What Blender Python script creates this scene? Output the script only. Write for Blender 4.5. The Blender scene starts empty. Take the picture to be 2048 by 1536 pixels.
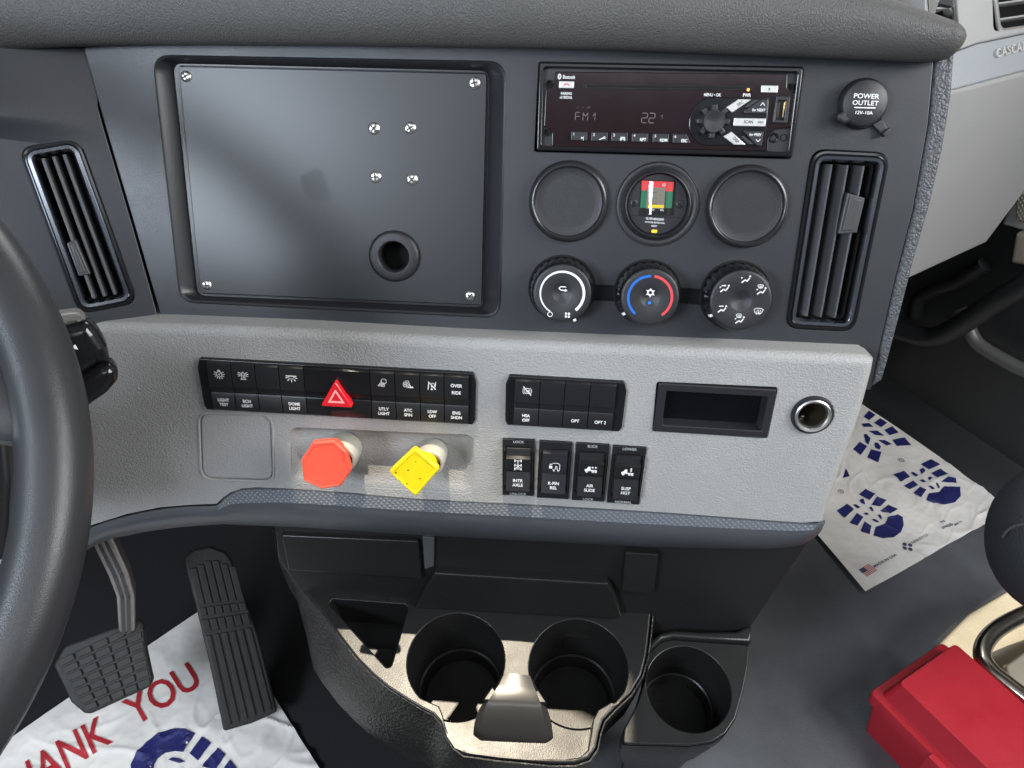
import bpy, bmesh, math, random
from math import sin, cos, pi, radians as rad
from mathutils import Vector as V, Matrix, geometry
random.seed(7)
S = bpy.context.scene
COL = S.collection

# ------------------------------------------------------------------ camera
F_PX = 1536.0
RC = Matrix(((0.99756, 0.05352, -0.04487), (0.06864, -0.63231, 0.77167), (0.01293, -0.77286, -0.63444)))
CAM = V((0, 0, 0.95))
cd = bpy.data.cameras.new('camera'); cam = bpy.data.objects.new('camera', cd); COL.objects.link(cam)
cd.sensor_width = 36; cd.lens = 27; cd.clip_start = 0.01; cd.clip_end = 200
r_, u_, b_ = RC @ V((1, 0, 0)), RC @ V((0, -1, 0)), RC @ V((0, 0, -1))
cam.matrix_world = Matrix(((r_.x, u_.x, b_.x, CAM.x), (r_.y, u_.y, b_.y, CAM.y), (r_.z, u_.z, b_.z, CAM.z), (0, 0, 0, 1)))
S.camera = cam
S.render.resolution_x, S.render.resolution_y = 1024, 768

# ------------------------------------------------------------------ world, sun, window and fill light, exposure
w = bpy.data.worlds.new('World'); S.world = w; w.use_nodes = True
bg = w.node_tree.nodes['Background']; bg.inputs[0].default_value = (0.82, 0.88, 1.0, 1); bg.inputs[1].default_value = 0.095
SUN = V((0.085, -0.035, -0.98)).normalized()
sd = bpy.data.lights.new('sun', 'SUN'); sd.energy = 5.0; sd.angle = rad(0.5); sd.color = (1.0, 0.87, 0.68)
so = bpy.data.objects.new('sun', sd); COL.objects.link(so); so.rotation_euler = SUN.to_track_quat('-Z', 'Y').to_euler()
def area(name, loc, target, sx, sy, energy, color):
    d = bpy.data.lights.new(name, 'AREA'); d.shape = 'RECTANGLE'; d.size = sx; d.size_y = sy; d.energy = energy; d.color = color
    o = bpy.data.objects.new(name, d); COL.objects.link(o); o.location = loc
    o.rotation_euler = (V(target) - V(loc)).to_track_quat('-Z', 'Y').to_euler()
area('windshield_light', (-0.30, 1.55, 1.50), (.1, .6, .6), 2.2, 0.7, 32, (0.97, 0.98, 1.0))
area('driver_window_light', (-0.92, -0.72, 1.22), (-.1, .5, .65), 0.56, 0.38, 27, (0.78, 0.88, 1.0))
area('passenger_window_light', (1.30, 0.10, 1.38), (.35, .7, .3), 0.9, 0.6, 31, (0.97, 0.98, 1.0))
area('rear_fill_light', (0.15, -0.75, 1.68), (.1, .5, .65), 1.5, 0.35, 8, (0.93, 0.96, 1.0))  # fill lamp added high at the rear to lift the upper panel
vs = S.view_settings; vs.view_transform = 'Standard'; vs.look = 'None'; vs.exposure = 0.0; vs.gamma = 1.0; vs.use_curve_mapping = False

# ------------------------------------------------------------------ frames (real planes of the cab), pixel -> point on plane
def ray(x, y): return RC @ V(((x - 1024) / F_PX, (y - 768) / F_PX, 1.0))
class Fr:
    def __init__(s, o, ax, ay):
        s.o = V(o); s.ax = V(ax).normalized(); ay = V(ay); s.ay = (ay - s.ax * ay.dot(s.ax)).normalized(); s.az = s.ax.cross(s.ay)
    def hit(s, x, y, w=0):
        r = ray(x, y); P = s.o + s.az * w
        return CAM + r * ((P - CAM).dot(s.az) / r.dot(s.az))
    def uv(s, x, y, w=0):
        d = s.hit(x, y, w) - s.o
        return V((d.dot(s.ax), d.dot(s.ay)))
    def p3(s, x, y, w=0):
        q = s.uv(x, y, w); return V((q.x, q.y, w))
    def M(s):
        a, b, c, o = s.ax, s.ay, s.az, s.o
        return Matrix(((a.x, b.x, c.x, o.x), (a.y, b.y, c.y, o.y), (a.z, b.z, c.z, o.z), (0, 0, 0, 1)))
    def at(s, x, y, w=0, rot=0):
        "a frame with the same axes, its origin at a point of the plane"
        q = Fr(s.hit(x, y, w), s.ax * cos(rot) + s.ay * sin(rot), s.ay * cos(rot) - s.ax * sin(rot)); return q
    def mpp(s, x, y): return (s.uv(x + 1, y) - s.uv(x, y)).length
def tilt(t): a = rad(t); return V((0, sin(a), cos(a)))      # "up" direction of a plane whose face leans back by t degrees
X = V((1, 0, 0)); Z = V((0, 0, 1))
U = Fr(CAM + ray(1340, 220) * 0.545, X, tilt(22))
L = Fr(U.hit(1200, 700) + U.az * 0.022, X, tilt(14))
A_ = rad(27)
seam = U.hit(155, 82) - U.hit(325, 645)
LP = Fr(U.hit(325, 645), V((cos(A_), sin(A_), 0)), seam)
FL = Fr((0, 0, 0), X, V((0, 1, 0)))
CN = Fr(Fr((0, 0, .28), X, V((0, 1, 0))).hit(900, 1290), X, V((0, cos(rad(12)), sin(rad(12)))))
BW = Fr(CN.hit(950, 1205), X, tilt(6))
AW = rad(34)
TR_ = V((cos(AW), sin(AW), 0)); TF_ = V((-sin(AW), cos(AW), 0))           # the truck's right and forward
DR = Fr(FL.hit(1880, 880), -TF_, Z)
PD = Fr(DR.hit(2075, 350), V((cos(rad(33)), sin(rad(33)), 0)), Z)

PD2 = Fr(PD.hit(2048, 142), PD.ax, Z * cos(rad(32)) - PD.az * sin(rad(32)))
# ------------------------------------------------------------------ materials
def nodes(m): nt = m.node_tree; return nt, nt.nodes, nt.links, nt.nodes['Principled BSDF']
MATS = {}
def mat(name, col, rough=.5, metal=0, grain=None, bump=.0, spec=.5, mott=0, coat=0, emis=None, voro=None, mscale=9, stretch=None, rvar=0, trans=0, sss=0, bdist=.0006):
    m = bpy.data.materials.new(name); m.use_nodes = True; nt, N, Lk, B = nodes(m)
    B.inputs['Base Color'].default_value = (*col, 1); B.inputs['Roughness'].default_value = rough; B.inputs['Metallic'].default_value = metal
    B.inputs['Specular IOR Level'].default_value = spec; B.inputs['Coat Weight'].default_value = coat; B.inputs['Coat Roughness'].default_value = .08
    B.inputs['Transmission Weight'].default_value = trans
    if sss: B.inputs['Subsurface Weight'].default_value = sss; B.inputs['Subsurface Scale'].default_value = .01
    if emis: B.inputs['Emission Color'].default_value = (*emis[0], 1); B.inputs['Emission Strength'].default_value = emis[1]
    tc = N.new('ShaderNodeTexCoord'); co = tc.outputs['Object']
    if stretch:
        mp = N.new('ShaderNodeMapping'); mp.inputs['Scale'].default_value = stretch; Lk.new(co, mp.inputs[0]); co = mp.outputs[0]
    if grain or voro:
        bp = N.new('ShaderNodeBump'); bp.inputs['Strength'].default_value = bump; bp.inputs['Distance'].default_value = bdist
        if voro:
            # pebbled leather grain: warped voronoi cells
            nz = N.new('ShaderNodeTexNoise'); nz.inputs['Scale'].default_value = voro * .35; nz.inputs['Detail'].default_value = 2; Lk.new(co, nz.inputs['Vector'])
            vm = N.new('ShaderNodeVectorMath'); vm.operation = 'MULTIPLY_ADD'; vm.inputs[1].default_value = (2.2 / voro,) * 3; Lk.new(nz.outputs['Color'], vm.inputs[0]); Lk.new(co, vm.inputs[2])
            vo = N.new('ShaderNodeTexVoronoi'); vo.feature = 'SMOOTH_F1'; vo.inputs['Scale'].default_value = voro; vo.inputs['Smoothness'].default_value = .35; Lk.new(vm.outputs[0], vo.inputs['Vector'])
            iv = N.new('ShaderNodeMath'); iv.operation = 'SUBTRACT'; iv.inputs[0].default_value = 1; Lk.new(vo.outputs['Distance'], iv.inputs[1]); Lk.new(iv.outputs[0], bp.inputs['Height'])
            if grain:
                n3 = N.new('ShaderNodeTexNoise'); n3.inputs['Scale'].default_value = grain; n3.inputs['Detail'].default_value = 3; Lk.new(co, n3.inputs['Vector'])
                ad = N.new('ShaderNodeMath'); ad.operation = 'MULTIPLY_ADD'; ad.inputs[1].default_value = 1.2; Lk.new(n3.outputs[0], ad.inputs[0]); Lk.new(iv.outputs[0], ad.inputs[2]); Lk.new(ad.outputs[0], bp.inputs['Height'])
        else:
            nz = N.new('ShaderNodeTexNoise'); nz.inputs['Scale'].default_value = grain; nz.inputs['Detail'].default_value = 3; Lk.new(co, nz.inputs['Vector']); Lk.new(nz.outputs[0], bp.inputs['Height'])
        Lk.new(bp.outputs[0], B.inputs['Normal'])
    if mott or rvar:
        n2 = N.new('ShaderNodeTexNoise'); n2.inputs['Scale'].default_value = mscale; n2.inputs['Detail'].default_value = 6; n2.inputs['Roughness'].default_value = .65; Lk.new(tc.outputs['Object'], n2.inputs['Vector'])
        if mott:
            mr = N.new('ShaderNodeMapRange'); mr.inputs[1].default_value = .3; mr.inputs[2].default_value = .7; mr.inputs[3].default_value = 1 - mott; mr.inputs[4].default_value = 1 + mott; Lk.new(n2.outputs[0], mr.inputs[0])
            mx = N.new('ShaderNodeVectorMath'); mx.operation = 'SCALE'; mx.inputs[0].default_value = col; Lk.new(mr.outputs[0], mx.inputs['Scale']); Lk.new(mx.outputs[0], B.inputs['Base Color'])
        if rvar:
            m2 = N.new('ShaderNodeMapRange'); m2.inputs[1].default_value = .3; m2.inputs[2].default_value = .7; m2.inputs[3].default_value = max(.03, rough - rvar); m2.inputs[4].default_value = rough + rvar; Lk.new(n2.outputs[0], m2.inputs[0]); Lk.new(m2.outputs[0], B.inputs['Roughness'])
    MATS[name] = m; return m
m_upper = mat('charcoal_panel', (.024, .026, .030), .42, grain=1500, bump=.25, rvar=.05)
m_pad = mat('soft_black_skin', (.088, .086, .081), .50, voro=760, grain=1300, bump=.9, spec=.42, mott=.10, stretch=(1.35, .8, 1))
m_strip = mat('coarse_grain_trim', (.055, .060, .066), .45, voro=480, grain=500, bump=1.0)
m_grey = mat('grey_grained_panel', (.325, .320, .308), .50, voro=640, grain=1000, bump=.75, mott=.05, mscale=14, rvar=.07, stretch=(.85, 1.25, 1))
m_trim = mat('dark_lower_trim', (.066, .070, .078), .42, grain=1200, bump=.2, rvar=.05)
m_plate = mat('painted_metal_plate', (.020, .021, .024), .37, grain=260, bump=.03, rvar=.06, mscale=26)
m_bezel = mat('satin_black_bezel', (.020, .020, .023), .36, grain=1500, bump=.15)
m_black = mat('black_plastic', (.012, .012, .013), .38, grain=1200, bump=.1)
m_gloss = mat('gloss_black_plastic', (.010, .010, .011), .16, rvar=.04, mscale=30)
m_matte = mat('matte_black_void', (.004, .004, .004), .9)
m_rim = mat('satin_rim', (.020, .020, .021), .27, grain=1800, bump=.12)
m_cap = mat('black_cover_cap', (.018, .018, .020), .42, grain=1800, bump=.35)
m_chrome = mat('polished_metal', (.80, .80, .80), .16, 1)
m_vring = mat('smoked_chrome', (.46, .50, .56), .20, 1)
m_blade = mat('vent_blade', (.045, .046, .047), .42, grain=1200, bump=.15)
m_screw = mat('zinc_screw', (.78, .76, .70), .28, 1, grain=900, bump=.5)
m_slot = mat('screw_slot', (.05, .05, .05), .6)
m_white = mat('white_print', (.80, .80, .80), .5)
m_dim = mat('grey_print', (.42, .42, .43), .5)
m_radio = mat('smoked_radio_face', (.016, .0085, .010), .14, coat=.0, rvar=.02, mscale=40)
m_lcd = mat('unlit_segments', (.15, .11, .11), .5)
m_silver = mat('silver_button', (.62, .62, .60), .3, .35)
m_red = mat('red_print', (.72, .05, .05), .4)
m_blue = mat('blue_print', (.02, .14, .55), .4)
m_green = mat('green_print', (.02, .16, .08), .4)
m_yellow = mat('yellow_print', (.85, .60, .03), .4)
m_amber = mat('amber_indicator', (.9, .3, .06), .4, emis=((1, .28, .08), 2.5))
m_haz = mat('hazard_red', (.62, .015, .025), .18, coat=.5)
m_hazw = mat('hazard_mark', (.85, .35, .35), .4)
m_kred = mat('red_valve_plastic', (.90, .10, .055), .42, grain=300, bump=.25, mott=.08, mscale=90, sss=.15)
m_kyel = mat('yellow_valve_plastic', (.92, .66, .008), .40, grain=300, bump=.25, mott=.08, mscale=90, sss=.15)
m_kcol = mat('valve_collar', (.44, .43, .37), .4, mott=.1, mscale=60)
m_dirt = mat('greasy_scuff', (.22, .14, .03), .6)
m_console = mat('console_black', (.014, .0138, .0135), .31, grain=800, bump=.20, spec=.38, rvar=.05, mscale=25)
m_consg = mat('console_grained', (.016, .0155, .015), .36, spec=.4, voro=330, grain=500, bump=.9)
m_wheel = mat('steering_wheel_skin', (.030, .031, .033), .37, voro=1500, bump=.10, rvar=.07, mscale=12)
m_rubber = mat('pedal_rubber', (.020, .019, .018), .62, grain=300, bump=.5, mott=.25, mscale=50)
m_alu = mat('cast_aluminium', (.58, .52, .49), .42, .9, grain=300, bump=.4, mott=.2, mscale=40)
m_floor = mat('black_rubber_floor', (.085, .088, .095), .62, grain=420, bump=.7, mott=.30, mscale=7, rvar=.08)
m_paper = mat('soiled_paper', (.80, .77, .72), .8, grain=15, bump=1.0, bdist=.009, mott=.13, mscale=11)
m_inkb = mat('navy_ink', (.018, .020, .13), .55, mott=.25, mscale=30)
m_inkr = mat('red_ink', (.42, .02, .03), .6, mott=.15, mscale=30)
m_inkg = mat('dark_ink', (.06, .06, .12), .6)
m_boxr = mat('red_box_plastic', (.40, .015, .027), .38, grain=240, bump=.15, mott=.07, mscale=20, rvar=.05)
m_fabric = mat('black_seat_fabric', (.016, .017, .019), .85, voro=520, bump=.8)
m_dark = mat('dark_carpet', (.010, .010, .011), .9, grain=300, bump=.6)
m_door = mat('dark_door_panel', (.018, .019, .020), .5, grain=600, bump=.3)
m_pgrey = mat('pale_grey_dash', (.33, .33, .325), .55, grain=800, bump=.25, mott=.03)
m_pweave = mat('woven_trim_band', (.55, .59, .63), .32, .15, grain=200, bump=.1)
m_ltbeige = mat('beige_door_and_sun_patch', (.32, .29, .23), .5, voro=330, bump=.8)  # also the colour that stands for the patch of sun on the door
m_roofmask = mat('roof_sun_mask_pale', (.30, .29, .27), .9, grain=200, bump=.3)
m_glass = bpy.data.materials.new('clear_gauge_cover'); m_glass.use_nodes = True
_n = m_glass.node_tree.nodes; _l = m_glass.node_tree.links
_t = _n.new('ShaderNodeBsdfTransparent'); _g = _n.new('ShaderNodeBsdfGlossy'); _g.inputs['Roughness'].default_value = .06; _x = _n.new('ShaderNodeMixShader'); _x.inputs[0].default_value = .09
_l.new(_t.outputs[0], _x.inputs[1]); _l.new(_g.outputs[0], _x.inputs[2]); _l.new(_x.outputs[0], _n['Material Output'].inputs[0])

def wave_bump(m, sx, sy, strength=.6, dist=.0006, lo=.62, hi=1.25):
    "woven / knurled cross pattern"
    nt, N, Lk, B = nodes(m); tc = N.new('ShaderNodeTexCoord'); mp = N.new('ShaderNodeMapping'); mp.inputs['Rotation'].default_value = (0, 0, rad(38)); Lk.new(tc.outputs['Object'], mp.inputs[0])
    a = N.new('ShaderNodeTexWave'); a.bands_direction = 'X'; a.inputs['Scale'].default_value = sx; a.inputs['Distortion'].default_value = .0; Lk.new(mp.outputs[0], a.inputs[0])
    b = N.new('ShaderNodeTexWave'); b.bands_direction = 'Y'; b.inputs['Scale'].default_value = sy; Lk.new(mp.outputs[0], b.inputs[0])
    mu = N.new('ShaderNodeMath'); mu.operation = 'MULTIPLY'; Lk.new(a.outputs[1], mu.inputs[0]); Lk.new(b.outputs[1], mu.inputs[1])
    bp = N.new('ShaderNodeBump'); bp.inputs['Strength'].default_value = strength; bp.inputs['Distance'].default_value = dist; Lk.new(mu.outputs[0], bp.inputs['Height']); Lk.new(bp.outputs[0], B.inputs['Normal'])
    cr = N.new('ShaderNodeMapRange'); cr.inputs[3].default_value = lo; cr.inputs[4].default_value = hi; Lk.new(mu.outputs[0], cr.inputs[0])
    sc = N.new('ShaderNodeVectorMath'); sc.operation = 'SCALE'; sc.inputs[0].default_value = B.inputs['Base Color'].default_value[:3]; Lk.new(cr.outputs[0], sc.inputs['Scale']); Lk.new(sc.outputs[0], B.inputs['Base Color'])
m_knurl = mat('knurled_trim_band', (.135, .145, .160), .42)
wave_bump(m_knurl, 95, 95, .7, .0006, .82, 1.12)
wave_bump(m_pweave, 75, .5, 1.0)
# a rubbed, stippled patch where something was once stuck to the plate
def residue(m, c, r):
    nt, N, Lk, B = nodes(m); tc = N.new('ShaderNodeTexCoord')
    nz = N.new('ShaderNodeTexNoise'); nz.inputs['Scale'].default_value = 55; nz.inputs['Detail'].default_value = 3; Lk.new(tc.outputs['Object'], nz.inputs['Vector'])
    ad = N.new('ShaderNodeVectorMath'); ad.operation = 'MULTIPLY_ADD'; ad.inputs[1].default_value = (.020, .020, 0); Lk.new(nz.outputs['Color'], ad.inputs[0]); Lk.new(tc.outputs['Object'], ad.inputs[2])
    di = N.new('ShaderNodeVectorMath'); di.operation = 'DISTANCE'; di.inputs[1].default_value = (c[0] + .010, c[1] + .010, c[2]); Lk.new(ad.outputs[0], di.inputs[0])
    mr = N.new('ShaderNodeMapRange'); mr.inputs[1].default_value = r * .75; mr.inputs[2].default_value = r; mr.inputs[3].default_value = 1; mr.inputs[4].default_value = 0; Lk.new(di.outputs['Value'], mr.inputs[0])
    n2 = N.new('ShaderNodeTexNoise'); n2.inputs['Scale'].default_value = 700; Lk.new(tc.outputs['Object'], n2.inputs['Vector'])
    mu = N.new('ShaderNodeMath'); mu.operation = 'MULTIPLY'; Lk.new(mr.outputs[0], mu.inputs[0]); Lk.new(n2.outputs[0], mu.inputs[1])
    bp = N.new('ShaderNodeBump'); bp.inputs['Strength'].default_value = .35; bp.inputs['Distance'].default_value = .0003; Lk.new(mu.outputs[0], bp.inputs['Height']); Lk.new(bp.outputs[0], B.inputs['Normal'])
    for l in list(B.inputs['Roughness'].links): Lk.remove(l)
    r2 = N.new('ShaderNodeMath'); r2.operation = 'MULTIPLY_ADD'; r2.inputs[1].default_value = .05; r2.inputs[2].default_value = .38; Lk.new(mr.outputs[0], r2.inputs[0]); Lk.new(r2.outputs[0], B.inputs['Roughness'])

# ------------------------------------------------------------------ object helpers
WM = {}
def empty(name, fr, label, cat, group=None):
    o = bpy.data.objects.new(name, None); o.empty_display_size = .01; COL.objects.link(o); o.matrix_world = fr.M(); WM[o] = fr.M()
    o['label'] = label; o['category'] = cat
    if group: o['group'] = group
    return o
def obj(name, mb, m, parent=None, M=None, label=None, cat=None, kind=None, group=None, wn=False):
    me = mb.mesh(name) if isinstance(mb, MB) else mb
    me.materials.clear(); me.materials.append(m)
    o = bpy.data.objects.new(name, me); COL.objects.link(o)
    if M is None: M = WM[parent] if parent else Matrix.Identity(4)
    WM[o] = M
    if parent: o.parent = parent; o.matrix_basis = WM[parent].inverted() @ M
    else: o.matrix_world = M
    if label: o['label'] = label
    if cat: o['category'] = cat
    if kind: o['kind'] = kind
    if group: o['group'] = group
    return o
class MB:
    "collects shapes into one mesh"
    def __init__(s): s.v = []; s.f = []; s.sm = []
    def add(s, vs, fs, smooth=True):
        k = len(s.v); s.v += [tuple(p) for p in vs]; s.f += [tuple(i + k for i in f) for f in fs]
        s.sm += [smooth] * len(fs) if isinstance(smooth, bool) else smooth; return s
    def join(s, o, M=None):
        return s.add([M @ V(p) for p in o.v] if M else o.v, o.f, o.sm)
    def mesh(s, name):
        me = bpy.data.meshes.new(name); me.from_pydata(s.v, [], s.f)
        me.polygons.foreach_set('use_smooth', s.sm); me.update()
        bm = bmesh.new(); bm.from_mesh(me)
        for e in bm.edges:
            if len(e.link_faces) == 2 and e.calc_face_angle(0) > rad(38): e.smooth = False
        bm.to_mesh(me); bm.free(); return me
    # grid of points
    def grid(s, rows, closed=False, flip=False):
        n = len(rows[0]); vs = [p for r in rows for p in r]; fs = []
        for i in range(len(rows) - 1):
            for j in range(n if closed else n - 1):
                a, b, c, d = i * n + j, i * n + (j + 1) % n, (i + 1) * n + (j + 1) % n, (i + 1) * n + j
                fs.append((a, d, c, b) if flip else (a, b, c, d))
        return s.add(vs, fs)
    # plate with holes and a rounded front edge; loops are lists of 2D points
    def plate(s, loops, z0, z1, bev=0.0005, seg=3, back=False, hb=None, ow=None):
        loops = [[V((p[0], p[1])) for p in lp] for lp in loops]
        def ar(l): return sum(l[i].x * l[(i + 1) % len(l)].y - l[(i + 1) % len(l)].x * l[i].y for i in range(len(l)))
        for i, l in enumerate(loops):
            if (ar(l) > 0) != (i == 0): l.reverse()      # outer CCW, holes CW: material lies left of the walk
        caps = []
        for li, l in enumerate(loops):
            n = len(l); nv = []
            for i in range(n):
                d0 = l[i] - l[i - 1]; d1 = l[(i + 1) % n] - l[i]
                d0 = d0.normalized() if d0.length > 1e-9 else V((1, 0)); d1 = d1.normalized() if d1.length > 1e-9 else d0
                n0 = V((-d0.y, d0.x)); n1 = V((-d1.y, d1.x)); m = n0 + n1
                m = m.normalized() if m.length > 1e-6 else n0
                nv.append(m / max(.5, m.dot(n0)) * (ow(l[i]) if ow and li == 0 else 1))
            b = bev if (li == 0 or hb is None) else hb
            prof = [(0, z0), (0, z1 - b)] + [(b * (1 - cos(t * pi / 2 / seg)), z1 - b + b * sin(t * pi / 2 / seg)) for t in range(1, seg + 1)]
            if b <= 0: prof = [(0, z0), (0, z1)]
            rows = [[(l[i].x + nv[i].x * o, l[i].y + nv[i].y * o, z) for i in range(n)] for o, z in prof]
            s.grid(rows, closed=True)
            caps.append(rows[-1])
        tri = geometry.tessellate_polygon([[V(p) for p in c] for c in caps]); flat = [p for c in caps for p in c]
        def orient(t, up):
            a, b_, c = (V(flat[i]) for i in t); return t if ((b_ - a).cross(c - a).z > 0) == up else (t[0], t[2], t[1])
        s.add(flat, [orient(t, True) for t in tri], False)
        if back: s.add([(p[0], p[1], z0) for p in flat], [orient(t, False) for t in tri], False)
        return s
    def lathe(s, prof, n=48, c=(0, 0), cap=True, a0=0, M=None):
        rows = [[V((c[0] + r * cos(a0 + 2 * pi * i / n), c[1] + r * sin(a0 + 2 * pi * i / n), z)) for i in range(n)] for r, z in prof]
        if M: rows = [[M @ p for p in r] for r in rows]
        s.grid(rows, closed=True)
        if cap and prof[-1][0] > 1e-6: s.add(rows[-1], [tuple(range(n))], False)
        return s
    def tube(s, pts, r, n=14, cap=True, flat=1.0):
        pts = [V(p) for p in pts]; rs = r if isinstance(r, (list, tuple)) else [r] * len(pts); rows = []
        up = V((0, 0, 1)); prev = None
        for i, p in enumerate(pts):
            t = (pts[min(i + 1, len(pts) - 1)] - pts[max(i - 1, 0)]).normalized()
            if prev is None: a = t.cross(up) if abs(t.dot(up)) < .9 else t.cross(V((1, 0, 0)))
            else: a = prev - t * prev.dot(t)
            a.normalize(); prev = a; b = t.cross(a)
            rows.append([p + (a * cos(2 * pi * k / n) + b * sin(2 * pi * k / n) * flat) * rs[i] for k in range(n)])
        s.grid(rows, closed=True)
        if cap: s.add(rows[0], [tuple(range(n))[::-1]], False); s.add(rows[-1], [tuple(range(n))], False)
        return s
    def box(s, x0, x1, y0, y1, z0, z1, bev=.0004, back=False): return s.plate([[(x0, y0), (x1, y0), (x1, y1), (x0, y1)]], z0, z1, bev, 2, back)
    # flat strokes for printed symbols
    def stroke(s, pl, wd, z, closed=False):
        pl = [V((p[0], p[1])) for p in pl]
        if closed: pl = pl + [pl[0]]
        for a, b in zip(pl, pl[1:]):
            d = b - a
            if d.length < 1e-9: continue
            d.normalize(); nn = V((-d.y, d.x)) * wd / 2; e = d * wd * .35
            s.add([(*(a - e - nn), z), (*(b + e - nn), z), (*(b + e + nn), z), (*(a - e + nn), z)], [(0, 1, 2, 3)], False)
        return s
    def poly(s, pts, z):
        pts = [V((p[0], p[1], z)) for p in pts]; tri = geometry.tessellate_polygon([pts])
        def o(t): a, b, c = (pts[i] for i in t); return t if (b - a).cross(c - a).z > 0 else (t[0], t[2], t[1])
        return s.add(pts, [o(t) for t in tri], False)
    def text(s, body, x, y, cap, z=0.0, rot=0, xs=1.0, bold=0.0, align='CENTER', depth=0.0, shear=0.0, space=1.0):
        cu = bpy.data.curves.new('t', 'FONT'); cu.body = body; cu.size = 1.0; cu.align_x = align; cu.offset = bold; cu.extrude = depth / max(cap, 1e-6) * .73; cu.shear = shear; cu.resolution_u = 3; cu.space_character = space
        o = bpy.data.objects.new('t', cu); COL.objects.link(o)
        me = bpy.data.meshes.new_from_object(o.evaluated_get(bpy.context.evaluated_depsgraph_get()))
        k = cap / .73; c, sn = cos(rot), sin(rot); vs = []
        for v in me.vertices:
            px, py = v.co.x * k * xs, (v.co.y - .365) * k
            vs.append((x + px * c - py * sn, y + px * sn + py * c, z + v.co.z * k))
        s.add(vs, [tuple(p.vertices) for p in me.polygons], False)
        bpy.data.objects.remove(o); bpy.data.curves.remove(cu); bpy.data.meshes.remove(me); return s
def rrect(w, h, r, n=5, cx=0, cy=0):
    out = []
    for sx, sy, a in ((1, 1, 0), (-1, 1, pi / 2), (-1, -1, pi), (1, -1, 3 * pi / 2)):
        for k in range(n + 1):
            t = a + pi / 2 * k / n; out.append(V((cx + sx * (w / 2 - r) + r * cos(t), cy + sy * (h / 2 - r) + r * sin(t))))
    return out
def fillet(pts, r, n=5):
    "rounds every corner of a polygon (r a number or one per corner)"
    pts = [V((p[0], p[1])) for p in pts]; out = []; N_ = len(pts)
    for i, p in enumerate(pts):
        ri = r[i] if isinstance(r, (list, tuple)) else r
        a = pts[i - 1] - p; b = pts[(i + 1) % N_] - p
        if ri <= 0: out.append(p); continue
        la, lb = a.length, b.length; a = a / la; b = b / lb
        th = a.angle(b) if a.length and b.length else pi
        if th > pi - .05: out.append(p); continue
        d = min(ri / math.tan(th / 2), la * .48, lb * .48)
        p0, p1 = p + a * d, p + b * d
        for k in range(n + 1):
            t = k / n; out.append(p0 * (1 - t) ** 2 + p * 2 * t * (1 - t) + p1 * t * t)
    return out
def circ(r, n=40, cx=0, cy=0, a0=0): return [V((cx + r * cos(a0 + 2 * pi * i / n), cy + r * sin(a0 + 2 * pi * i / n))) for i in range(n)]
def crom(pts, n=6, closed=False):
    "Catmull-Rom through points of any dimension"
    P = [V(p) for p in pts]; N_ = len(P); out = []
    for i in range(N_ if closed else N_ - 1):
        if closed: a, b, c, d = P[i - 1], P[i], P[(i + 1) % N_], P[(i + 2) % N_]
        else: a, b, c, d = P[max(i - 1, 0)], P[i], P[i + 1], P[min(i + 2, N_ - 1)]
        for k in range(n):
            t = k / n; out.append(.5 * ((2 * b) + (c - a) * t + (2 * a - 5 * b + 4 * c - d) * t * t + (3 * b - a - 3 * c + d) * t ** 3))
    if not closed: out.append(P[-1])
    return out
def screw(mbh, mbs, c, r, z, rot=.4, h=None):
    h = h or r * .5
    mbh.lathe([(r, z - .001), (r, z + h * .3), (r * .85, z + h * .75), (r * .5, z + h), (.0001, z + h * 1.03)], 20, c, cap=False)
    for k in range(2):
        a = rot + k * pi / 2; d = V((cos(a), sin(a))) * r * .62; nn = V((-sin(a), cos(a))) * r * .15
        cc = V(c); zz = z + h * 1.08
        mbs.add([(*(cc - d - nn), zz), (*(cc + d - nn), zz), (*(cc + d + nn), zz), (*(cc - d + nn), zz)], [(0, 1, 2, 3)], False)
class ZR:
    "reading aid: a magnified crop of the photograph"
    def __init__(s, x0, y0, k): s.x0, s.y0, s.k = x0, y0, k
    def __call__(s, x, y): return (s.x0 + x / s.k, s.y0 + y / s.k)
zr = ZR(1030, 100, 3.357); zg = ZR(1030, 300, 3.357); zo = ZR(1600, 100, 5.119); zb = ZR(390, 700, 3.531); zk = ZR(960, 720, 5.12)
zd = ZR(1280, 700, 3.84); zm = ZR(1500, 740, 3.071); zl = ZR(0, 1040, 3.097); zc = ZR(480, 1020, 2.977); ze = ZR(900, 1020, 2.977)
zx = ZR(1400, 1100, 3.16); zt = ZR(1540, 0, 2.954); zw = ZR(1700, 400, 2.56); zp = ZR(680, 200, 3.656)
def loc(fr, pts, w=0, base=None):
    "pixels on a plane -> 2D points of frame `fr`"
    return [fr.uv(*p, w) for p in pts]

#=====PART2=====
def quad(fr, tl, tr, br, bl, w=0):
    "frame centred on a rectangular fixture, with its real width and height"
    a, b, c, d = (fr.uv(*p, w) for p in (tl, tr, br, bl))
    e = ((b - a) + (c - d)) / 2; g = ((a - d) + (b - c)) / 2; cc = (a + b + c + d) / 4
    rot = math.atan2(e.y, e.x)
    T = Fr(fr.o + fr.ax * cc.x + fr.ay * cc.y + fr.az * w, fr.ax * cos(rot) + fr.ay * sin(rot), fr.ay * cos(rot) - fr.ax * sin(rot))
    return T, e.length, g.length
def quv(T, pts, w=0): return [T.uv(*p, w) for p in pts]
def loft(mb, loops, closed=True):
    "loops: lists of 3D points with equal counts"
    return mb.grid(loops, closed=closed)
def z3(l, z): return [V((p.x, p.y, z)) for p in l]

# ================================================================== DASHBOARD
dash = empty('dashboard', U, 'charcoal and grey truck dashboard with a padded brow, centre stack and pale lower panel', 'dashboard')
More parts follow.
